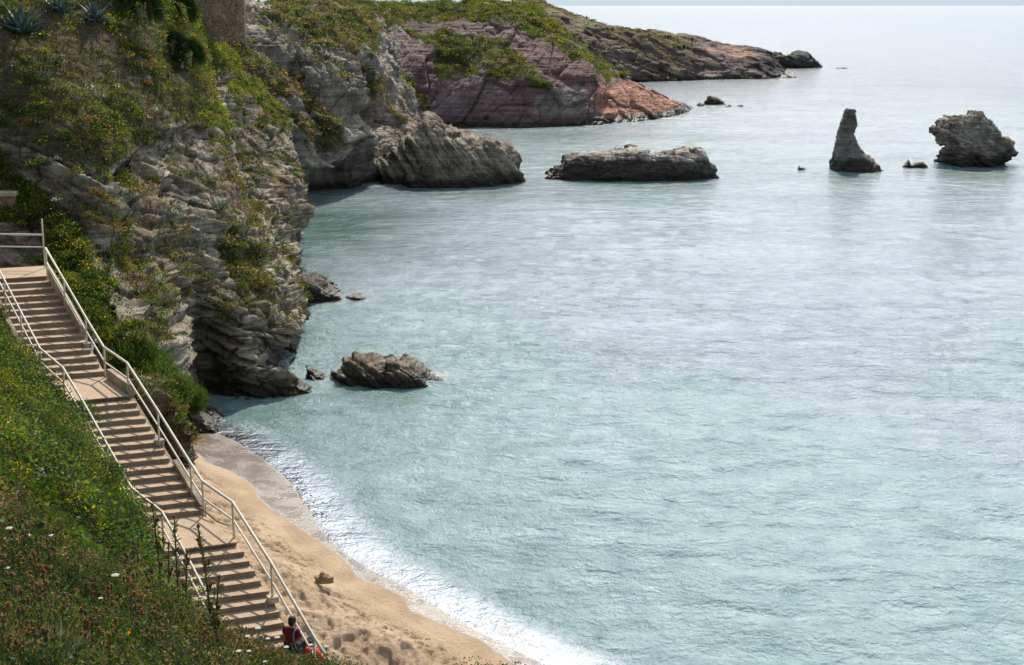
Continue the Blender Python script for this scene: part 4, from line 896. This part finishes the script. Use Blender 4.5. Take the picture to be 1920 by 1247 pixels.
spots = [(300,942,0,18.5),(332,968,0,18),(394,994,0,15.5),(349,1034,1,17),(316,1020,1,19),(411,1150,1,15),(404,1085,3,15.5),(275,1000,3,20),(258,1030,0,19),(161,1090,0,14.5),(236,1040,3,17)]
rs = random.Random(11)
while len(spots) < 215:
    px, py = rs.uniform(0, 400), rs.uniform(1010, 1290)
    if py > 950 + px * .28 + 40 and px < 330 + (py - 1000) * .35: spots.append((px, py, rs.choice([1, 2, 3, 4, 2, 4, 3]), rs.uniform(.65, 1.1)))
tall_lab = ['leftmost tall thistle rising in front of the middle landing', 'tall thistle with stacked buds beside the railing post shadow', 'tallest thistle leaning over the lower flight of steps', 'branched thistle crossing the railing below the landing']
used = set()
for k, (px, py, pr, sc) in enumerate(spots):
    if k > 10:
        o = protos[pr] if pr not in used else copy_tree(protos[pr]); used.add(pr)
    if k > 10: p = fg_at(px, py); p[2] = fg_ground(p[0], p[1])
    else:
        p = atY(px - 6, py, sc); zt_ = p[2]; p[2] = fg_ground(p[0], p[1]); hh_ = float(np.clip(zt_ - p[2], .35, 2.2)); o = make_thistle(hh_, 6 + int(hh_ * 5), 0, 60 + k, True); sc = 1.0
    o.location = (p[0], p[1], p[2] - .03); o.scale = (sc,) * 3; o.rotation_euler = (0, 0, rs.uniform(0, 6.28))
    tag(o, tall_lab[k] if k < 4 else 'dry brown thistle standing among the weeds of the foreground slope', 'thistle', 'thistles on the foreground slope')
for k_, o_ in enumerate(protos):
    if k_ not in used:
        for ch in list(o_.children_recursive): bpy.data.objects.remove(ch)
        bpy.data.objects.remove(o_)
# wild carrot umbels
def make_carrot(h, r, seed):
    rs = random.Random(seed); t = empty('wild_carrot', (0, 0, 0)); st = MB(); top = Vector((rs.uniform(-.04, .04), rs.uniform(-.04, .04), h))
    st.tube([Vector((0, 0, 0)), top * .5 + Vector((.01, 0, 0)), top], [.004, .0035, .003], 5)
    um = MB()
    for k in range(34):
        a = k * 2.4; q = math.sqrt((k + .5) / 34) * r; e = top + Vector((math.cos(a) * q, math.sin(a) * q, .035 + (r * r - q * q) * 3))
        st.tube([top, e], [.0015, .001], 3, False); um.ell(e, (r * .17, r * .17, r * .09), 6, 4)
    st.build('stem', THS, t); um.build('flower_head', WHT, t); return t
cs = [(18,990,15,.040,'white wild carrot umbel at the left edge of the slope'),(60,1003,15,.042,'large white umbel above dark green weeds at far left'),(103,1003,16,.030,'small white umbel right of the two large ones at far left'),(215,1080,14,.042,'white umbel in the middle of the thistles'),(188,1123,13.5,.024,'narrow half open white umbel below the middle umbel'),(155,1156,12.5,.03,'white umbel above the orange thistles'),
      (485,1181,15.5,.036,'tallest white umbel in front of the lower steps'),(446,1219,14.5,.032,'white umbel at the left of the green mat'),(465,1221,14.5,.026,'low white umbel just above the green mat'),(468,1193,15.5,.032,'greenish white umbel left of the tallest one before the steps'),(502,1200,15.5,.028,'flat white umbel left of the seated person'),(522,1194,15.5,.034,'white umbel overlapping the sleeve of the seated person'),(536,1211,15,.030,'white umbel under the back of the seated person'),(588,1211,15.5,.030,'white umbel above the red bag'),(613,1213,15.5,.032,'white umbel crossing the end of the railing'),(500,1241,14,.02,'lowest small white umbel in the green mat'),(8,1065,13,.03,'white umbel touching the left edge below the two large ones')]
for k, (px, py, Y_, r_, lab) in enumerate(cs):
    p = atY(px, py, Y_); g_ = fg_ground(p[0], Y_); h_ = max(p[2] - g_ - .03, .12); o = make_carrot(h_, r_, 30 + k); o.location = (p[0], p[1], g_); tag(o, lab, 'wild carrot', 'wild carrots on the foreground slope')

# named shrubs
def shrub(name, label, cat, c, r, h, per, leaf, names, probs, accent=None, stems=6, wid=.4, group=None):
    t = empty(name, tuple(c), 0, label, cat, group); L_ = Leaves(); n = max(8, int(per / 60))
    a = rng.random(n) * 6.28; q = np.sqrt(rng.random(n)) * r; C = np.stack([c[0] + np.cos(a) * q, c[1] + np.sin(a) * q, c[2] + h * (.25 + .5 * (1 - (q / r) ** 2))], 1)
    bushes(L_, C, np.tile([0, 0, 1.], (n, 1)), r * .38, h * .38, 60, leaf, names, probs, wid, accent); L_.build('foliage', LEAF, parent=t, org=c)
    mb = MB()
    for k in range(stems): b = random.uniform(0, 6.28); mb.tube([Vector((0, 0, -.1)), Vector((math.cos(b) * r * .3, math.sin(b) * r * .3, h * .35)), Vector((math.cos(b) * r * .6, math.sin(b) * r * .6, h * .7))], [.025, .018, .01], 5)
    mb.build('branches', THS, t); return t
for px, py, r, h, lab in [(45,735,.5,.35,'round yellow flowered bush below the upper railing'),(15,665,.6,.4,'yellow flowered bush at the left edge beside the upper flight'),(12,905,.45,.35,'yellow green mound at the left edge below the shrubs'),(90,905,.55,.35,'broad yellow green mound left of the middle flight'),(100,945,.5,.35,'lower yellow green mound above the white umbels')]:
    shrub('shrub', lab, 'shrub', fg_at(px, py) - [0, 0, .1], r, h, 1500, .035, ['yellowgreen', 'olive'], [3, 1], ('yellow', .6, .8), group='yellow flowered bushes on the slope')
for px, py, r, h, lab in [(128,800,.9,.8,'dense dark green shrub spilling onto the middle flight railing'),(95,850,.9,.6,'dark green shrub under the one that touches the railing'),(180,910,.8,.6,'dark green shrub beside the lower part of the middle flight'),(75,700,.6,.5,'green shrub below the first landing railing'),(210,975,.7,.5,'leafy shrub left of the lower landing')]:
    shrub('shrub', lab, 'shrub', fg_at(px, py) - [0, 0, .1], r, h, 4200, .05, ['dark', 'green', 'bright'], [4, 4, 1], None, group='leafy shrubs along the stairs')
# feathery tamarisk-like bushes on the sea side of the first landing
def feathery(c, r, h, n, label):
    t = empty('tamarisk_bush', tuple(c), 0, label, 'bush', 'feathery bushes beside the stairs'); L_ = Leaves(); mb = MB()
    for k in range(n):
        a = rng.random() * 6.28; q = math.sqrt(rng.random()) * r; hh = h * (1 - .5 * (q / r) ** 2) * rng.uniform(.7, 1.1)
        b = np.array([c[0] + math.cos(a) * q * .4, c[1] + math.sin(a) * q * .4, c[2]]); e = np.array([c[0] + math.cos(a) * q, c[1] + math.sin(a) * q, c[2] + hh])
        if k % 6 == 0: mb.tube([Vector(b - c), Vector((b + e) / 2 - c) + Vector((0, 0, .1)), Vector(e - c)], [.02, .012, .004], 4)
        m = 70; u = rng.random(m)[:, None] ** .6; B = b * (1 - u) + e * u + rng.normal(size=(m, 3)) * .10
        D = unit(e - b)[None] * .8 + rng.normal(size=(m, 3)) * .4 + [0, 0, .5]
        cc_ = np.array(PAL['bright']) * np.array([.75, .60, .85]) * rng.uniform(.4, 1.5) * rng.uniform(.7, 1.3, (m, 1)); L_.add(B, D, .16 * rng.uniform(.6, 1.4, m), .012, cc_)
    L_.build('foliage', LEAF, parent=t, org=c); mb.build('branches', THS, t)
for px, py, z_, r, h, n, lab in [(262,718,0,1.15,1.75,300,'feathery green bush behind the first landing railing'),(305,765,0,1.2,1.6,300,'feathery green bush between the railing and the rock face'),(352,770,0,.8,1.3,200,'feathery green bush nearest the water, at the foot of the cliff')]:
    feathery(surf_at(SURF_NEAR, px, py) - [0, 0, .15], r, h, n, lab)
# agaves
AG = plain('agave_leaf', (.045, .085, .075), .45, .004, 6, .25, .5, (.09, .13, .10))
def agave(c, rad, nl, label, seed):
    rs = random.Random(seed); t = empty('agave', tuple(c), 0, label, 'agave', 'agaves on top of the hill')
    for k in range(nl):
        u = k / nl; a = k * 2.39996; el = R(12 + 68 * u + rs.uniform(-6, 6)); L_ = rad * rs.uniform(.75, 1.1); mb = MB(); V = []; n = 8; bend = (1 - u) * rs.uniform(.2, .9)
        for i in range(n):
            s_ = i / (n - 1); w = L_ * .075 * (math.sin(min(1, s_ * 1.15 + .25) * math.pi) ** .6 * (1 - s_ ** 3) + .02)
            rr = L_ * s_ * math.cos(el - bend * s_ * .5); zz = L_ * s_ * math.sin(el) - bend * L_ * .45 * s_ ** 2.5
            o = Vector((math.cos(a) * rr, math.sin(a) * rr, zz)); wv = Vector((-math.sin(a), math.cos(a), 0)) * w
            V += [o - wv + Vector((0, 0, w * .5)), o - Vector((0, 0, w * .15)), o + wv + Vector((0, 0, w * .5)), o - Vector((0, 0, w * .55))]
        Fc = [(i * 4 + j, i * 4 + (j + 1) % 4, i * 4 + 4 + (j + 1) % 4, i * 4 + 4 + j) for i in range(n - 1) for j in range(4)]; mb.add(V, Fc); mb.build('leaf', AG, t, True)
for px, py, rad, nl, lab, sd_ in [(42,62,2.0,34,'large agave with bent grey green leaves at the top left corner',1),(-30,50,1.7,24,'agave cut off by the left edge of the picture',2),(178,38,1.5,28,'dark agave right of the large one, cut by the top edge',3),(112,20,1.5,22,'agave between the two others, mostly in shade',4)]:
    p = surf_at(SURF_NEAR, px, py); agave(p - [0, 0, .1], rad, nl, lab, sd_)
# dwarf fan palms
PALM = plain('palm_leaf', (.045, .07, .02), .85, .004, 10, .3, .05)
def fan_palm(c, s_, nf, label, seed):
    rs = random.Random(seed); t = empty('fan_palm', tuple(c), 0, label, 'palm', 'dwarf fan palms on the hill'); mb = MB()
    tk = MB(); tk.tube([(0, 0, -.2), (0, 0, .5 * s_)], [.12 * s_, .09 * s_], 8); tk.build('trunk', THS, t)
    for k in range(nf):
        a = rs.uniform(0, 6.28); el = rs.uniform(-.1, 1.3); d_ = Vector((math.cos(a) * math.cos(el), math.sin(a) * math.cos(el), math.sin(el))); c0 = Vector((0, 0, .45 * s_)) + d_ * .45 * s_
        side = d_.cross(Vector((rs.uniform(-1, 1), rs.uniform(-1, 1), rs.uniform(-1, 1)))).normalized()
        for j in range(-6, 7):
            an = j * .22; dd = (d_ * math.cos(an) + side * math.sin(an)); tip = c0 + dd * .5 * s_ - Vector((0, 0, .08 * s_)); w = (side * math.cos(an) - d_ * math.sin(an)) *   .03 * s_
            mb.add([c0, c0 + dd * .3 * s_ + w, tip, c0 + dd * .3 * s_ - w], [(0, 1, 2, 3)])
    mb.build('crown', PALM, t)
for px, py, s_, nf, lab, sd_ in [(262,42,1.5,60,'dark fan palm on the hilltop left of the brown earth strip',1),(330,44,1.5,60,'dark fan palm on the hilltop beside the masonry wall',2),(352,128,1.2,50,'dark fan palm lower down on the edge of the hill',3),(325,105,1.0,40,'small fan palm just above the lowest one',4)]:
    fan_palm(surf_at(SURF_NEAR, px, py), s_, nf, lab, sd_)

# ------------------------------------------------------------------ masonry
MAS = plain('rubble_masonry', (.24, .15, .095), .95, .05, 6, .35, .1, (.34, .24, .16))
nt = MAS.node_tree; vo = N(nt, 'ShaderNodeTexVoronoi', Scale=3.6, feature='DISTANCE_TO_EDGE'); nt.links.new([n for n in nt.nodes if n.type == 'NEW_GEOMETRY'][0].outputs['Position'], vo.inputs['Vector'])
pb = [n for n in nt.nodes if n.type == 'BSDF_PRINCIPLED'][0]; src = pb.inputs['Base Color'].links[0].from_socket; mm_ = N(nt, 'ShaderNodeMix', data_type='RGBA'); nt.links.new(rng_map(nt, vo.outputs[0], .02, .09, 1, 0), mm_.inputs[0]); nt.links.new(src, mm_.inputs[6]); mm_.inputs[7].default_value = (.38, .31, .24, 1); nt.links.new(mm_.outputs[2], pb.inputs['Base Color'])
bpm = pb.inputs['Normal'].links[0].from_node; nt.links.new(rng_map(nt, vo.outputs[0], .0, .14, 0, 1), bpm.inputs['Height'])
def stonework(name, c, size, rz, label, cat, capped=True):
    t = empty(name, tuple(c), rz, label, cat); sx, sy, sz = size; bm_ = bmesh.new(); bmesh.ops.create_grid
    n = 26; V = []; Fc = []
    for f_, (ax, ay, az) in enumerate((((1,0,0),(0,0,1),(0,-1,0)),((1,0,0),(0,0,1),(0,1,0)),((0,1,0),(0,0,1),(1,0,0)),((0,1,0),(0,0,1),(-1,0,0)),((1,0,0),(0,1,0),(0,0,1)))):
        b = len(V)
        for i in range(n):
            for j in range(n):
                u, v = i / (n - 1) - .5, j / (n - 1) - .5; p = np.array(ax) * u + np.array(ay) * v + np.array(az) * .5; V.append(p * [sx, sy, sz] + [0, 0, sz / 2])
        Fc += [(b + i * n + j, b + (i + 1) * n + j, b + (i + 1) * n + j + 1, b + i * n + j + 1) for i in range(n - 1) for j in range(n - 1)]
    V = np.array(V); cv, ce = cells(V / .28 + 50, 61); V = V * (1 + ((cv - .5) * .02 - .02 * ss(.12, 0, ce))[:, None] / np.array([sx, sy, sz]) * 2) ; V[:, 2] -= .0
    bm_.free(); mb = MB(); mb.add(V, Fc); mb.build('wall', MAS, t)
    if capped:
        cb_ = MB(); cb_.box((0, 0, sz + .07), (sx + .14, sy + .14, .15)); mc = cb_.build('coping', CURB, t)
    return t
p = atY(15, 412, 58.5); stonework('masonry_pier', p - [.5, 0, .2], (1.9, 1.2, 1.25), .1, 'low stone pier with flat coping at the left edge above the top landing', 'wall')
p = atY(415, 50, 91); stonework('masonry_wall', p + [0, 0, -.9], (3.0, 1.0, 4.6), .12, 'brown rubble masonry wall on the brink of the cliff at the top edge', 'wall', False)

# ------------------------------------------------------------------ beach things
rock_ridge('rock', [(592,1092),(597,1079),(603,1073),(611,1077),(618,1082),(626,1092)], atZ(608, 1088, 1.0)[1], .36, 'small brown rock lying alone on the dry sand', 'rock', rd(.05, 5, 461, .03, (.3, .1, .9), .06), rc((.20, .14, .085), (.34, .24, .15), 5, 462), plain('sand_rock', (.27, .18, .11), .95, .02, 14, .3), nx=60, nv=40, zb=.95, pw=.6)
mb = MB(); a = atZ(368, 951, 2.55); b = atZ(428, 987, 2.5); pts = [a * (1 - t) + b * t + np.array([0, 0, .05 * math.sin(t * 7)]) for t in np.linspace(0, 1, 7)]
mb.tube([Vector(q - a) for q in pts], [.035, .03, .028, .03, .025, .02, .015], 7); tag(mb.build('branch', plain('weathered_wood', (.20, .15, .10), .9, .01, 20, .3), None, True, Vector(a)), 'bare weathered branch lying across the edge of the lower landing', 'branch')
mb = MB(); a = atZ(362, 860, 1.0); mb.tube([Vector((0, 0, -.2)), Vector((.02, 0, .5)), Vector((.05, 0, .85))], [.015, .012, .006], 6); tag(mb.build('stick', plain('rust_stick', (.16, .08, .04), .9), None, True, Vector(a)), 'thin rusty stick upright in the sand at the top of the beach', 'stick')
# seaweed washed about in the little surf
Lv = Leaves(); pts = [atZ(x_, y_, .05) for x_, y_ in [(545,885),(560,905),(572,925),(590,948),(612,972)]]
for k in range(len(pts) - 1):
    m = 22; u = rng.random(m)[:, None]; B = pts[k] * (1 - u) + pts[k + 1] * u + np.stack([rng.normal(size=m) * .14, rng.normal(size=m) * .28, rng.random(m) * .05], 1)
    Lv.add(B, rng.normal(size=(m, 3)) * [1, 1, .25], .10 * rng.uniform(.4, 1.5, m), .025, np.tile([.035, .025, .015], (m, 1)) * rng.uniform(.6, 1.6, (m, 1)))
Lv.build('seaweed', LEAF, kind='stuff')

# ------------------------------------------------------------------ people
def skin_body(name, joints, edges, mat, parent, root=0, sub=2):
    me = bpy.data.meshes.new(name); me.from_pydata([j[0] for j in joints], edges, []); o = bpy.data.objects.new(name, me); COL.objects.link(o)
    o.modifiers.new('skin', 'SKIN'); sv = me.skin_vertices[0].data
    for i, j in enumerate(joints):
        r_ = j[1]; sv[i].radius = (r_, r_) if isinstance(r_, float) else r_; sv[i].use_root = (i == root)
    sb = o.modifiers.new('sub', 'SUBSURF'); sb.levels = sub; sb.render_levels = sub
    dg = bpy.context.evaluated_depsgraph_get(); dg.update(); m2 = bpy.data.meshes.new_from_object(o.evaluated_get(dg)); bpy.data.objects.remove(o)
    m2.name = name; m2.polygons.foreach_set('use_smooth', np.ones(len(m2.polygons), bool)); m2.materials.clear(); return link(name, m2, mat, parent)
SKIN = plain('skin', (.42, .24, .16), .6, 0, 20, .05, .4); HAIR = plain('hair', (.012, .010, .009), .6, .004, 60, .3, .4)
TEE = plain('maroon_cloth', (.13, .018, .028), .85, .01, 12, .2, .2); JEAN = plain('dark_denim', (.035, .045, .075), .85, .01, 14, .2, .2); BAGM = plain('grey_strap', (.15, .17, .23), .7, .004, 20, .15)
NAVY = plain('black_cloth', (.012, .012, .015), .8, 0, 10, .1, .2)
seat = atZ(549, 1217, .80) ; YAW = R(-28)
pn = empty('person', tuple(seat), YAW, 'person in a maroon t-shirt sitting at the stair foot, seen from behind, grey shoulder strap', 'person')
# local frame: +Y is where the person faces, z = 0 at the seat
body = skin_body('body', [((0,0,.10),(.15,.11)),((0,-.02,.28),(.14,.10)),((0,-.03,.44),(.17,.11)),((0,0,.53),(.10,.08)),((0,.01,.575),.055),((0,.03,.645),(.075,.085)),((0,.035,.725),(.078,.09)),
    ((-.19,-.01,.49),.06),((-.25,.02,.27),.046),((-.20,.24,.20),.036),((-.17,.30,.20),(.035,.02)),((.19,-.01,.49),.06),((.25,.02,.27),.046),((.20,.24,.20),.036),((.17,.30,.20),(.035,.02)),
    ((-.11,.05,.06),.085),((-.16,.42,.14),.065),((-.17,.50,-.26),.045),((-.17,.62,-.32),(.035,.04)),((.11,.05,.06),.085),((.16,.42,.14),.065),((.17,.50,-.26),.045),((.17,.62,-.32),(.035,.04))],
    [(0,1),(1,2),(2,3),(3,4),(4,5),(5,6),(2,7),(7,8),(8,9),(9,10),(2,11),(11,12),(12,13),(13,14),(0,15),(15,16),(16,17),(17,18),(0,19),(19,20),(20,21),(21,22)], SKIN, pn)
skin_body('t_shirt', [((0,.0,.08),(.165,.125)),((0,-.02,.28),(.158,.118)),((0,-.03,.44),(.185,.125)),((0,-.005,.55),(.085,.08)),((-.19,-.01,.49),.073),((-.235,.01,.34),.064),((.19,-.01,.49),.073),((.235,.01,.34),.064)],[(0,1),(1,2),(2,3),(2,4),(4,5),(2,6),(6,7)], TEE, pn)
skin_body('trousers', [((0,0,.05),(.17,.13)),((-.11,.06,.06),.10),((-.16,.42,.14),.08),((-.17,.50,-.22),.06),((.11,.06,.06),.10),((.16,.42,.14),.08),((.17,.50,-.22),.06)],[(0,1),(1,2),(2,3),(0,4),(4,5),(5,6)], JEAN, pn)
hm = MB(); hm.ell((0, .015, .73), (.092, .105, .102), 14, 10); hm.ell((0, -.03, .665), (.078, .06, .07), 12, 8); hm.build('hair', HAIR, pn, True)
fm = MB()
for s_ in (-1, 1): fm.ell((s_ * .088, .035, .69), (.014, .022, .032), 8, 6); 
fm.ell((0, .13, .69), (.014, .02, .022), 8, 6); fm.ell((0, .118, .652), (.026, .012, .008), 8, 6); fm.build('face_features', SKIN, pn, True)
em = MB()
for s_ in (-1, 1): em.ell((s_ * .03, .118, .71), (.012, .008, .007), 8, 6)
em.build('eyes', HAIR, pn, True)
for s_ in (-1, 1):
    for k in range(5):
        f = MB(); bx = s_ * .17 + (k - 2) * .014; f.tube([(bx, .31, .20), (bx * .97, .345 - .004 * abs(k - 2), .195), (bx * .94, .365 - .006 * abs(k - 2) - (.02 if k == (4 if s_ < 0 else 0) else 0), .175)], [.009, .008, .006], 6); f.build('finger', SKIN, pn, True)
bg_ = MB(); bg_.tube([(.10,.10,.46),(.115,.03,.545),(.12,-.09,.50),(.14,-.15,.36),(.17,-.14,.2),(.2,-.1,.06)], .024, 6); tag(bg_.build('shoulder_strap', BAGM, pn, True))
pn.scale = (1.1,) * 3
# bags beside the person
q = Vector(seat) + Vector((.42, .05, -.05)); b_ = MB(); b_.ell((0, 0, .12), (.16, .12, .17), 12, 8); b_.tube([(0, .0, .26), (.05, 0, .36), (.1, 0, .25)], .012, 6); o = b_.build('shoulder_bag', plain('dark_bag', (.05, .055, .09), .8, .01, 12, .3), None, True, q); tag(o, 'dark blue grey bag resting against the side of the seated person', 'bag')
q = atZ(590, 1233, .7); b_ = MB(); n = 9; V = []
for i in range(n):
    t_ = i / (n - 1); w_ = .05 + .17 * math.sin(math.pi * min(1, t_ * .8 + .12)); 
    for j in range(8):
        a_ = j * math.pi / 4; V.append((t_ * .52 - .26, math.cos(a_) * w_ * .7, .12 + math.sin(a_) * w_ * .8 - t_ * .12 + .02 * math.sin(5 * a_ + i)))
b_.add(V, [(i * 8 + j, i * 8 + (j + 1) % 8, i * 8 + 8 + (j + 1) % 8, i * 8 + 8 + j) for i in range(n - 1) for j in range(8)] + [tuple(range(7, -1, -1)), tuple(range(n * 8 - 8, n * 8))])
o = b_.build('cloth_bag', plain('red_cloth', (.62, .03, .045), .8, .02, 8, .2), None, True, Vector(q)); o.rotation_euler = (0, 0, -.5); o.scale = (1.0, 1.0, 1.1); tag(o, 'bright red cloth bag dropped beside the railing end', 'bag')
# two walkers far away on the headland
for k, (px, py, lab) in enumerate([(1290, 79, 'left one of the two tiny dark walkers on the far headland'), (1298, 82, 'right one of the two tiny dark walkers on the far headland')]):
    c = surf_at(SURF_FAR, px, py); w = empty('person', tuple(c), .6 * k, lab, 'person', 'walkers on the far headland')
    skin_body('body', [((0,0,.88),.15),((0,0,1.15),.14),((0,0,1.38),(.18,.11)),((0,.01,1.5),.06),((0,.02,1.6),.09),((0,.02,1.7),.09),((-.22,0,1.36),.06),((-.27,.03,1.08),.045),((-.24,.14,.86),.035),((.22,0,1.36),.06),((.27,.03,1.08),.045),((.24,.14,.86),.035),((-.1,0,.82),.1),((-.12,.08,.46),.07),((-.12,-.02,.06),.05),((-.12,.12,.03),.04),((.1,0,.82),.1),((.12,.1,.46),.07),((.12,.16,.06),.05),((.12,.28,.03),.04)],
        [(0,1),(1,2),(2,3),(3,4),(4,5),(2,6),(6,7),(7,8),(2,9),(9,10),(10,11),(0,12),(12,13),(13,14),(14,15),(0,16),(16,17),(17,18),(18,19)], NAVY, w, sub=1)
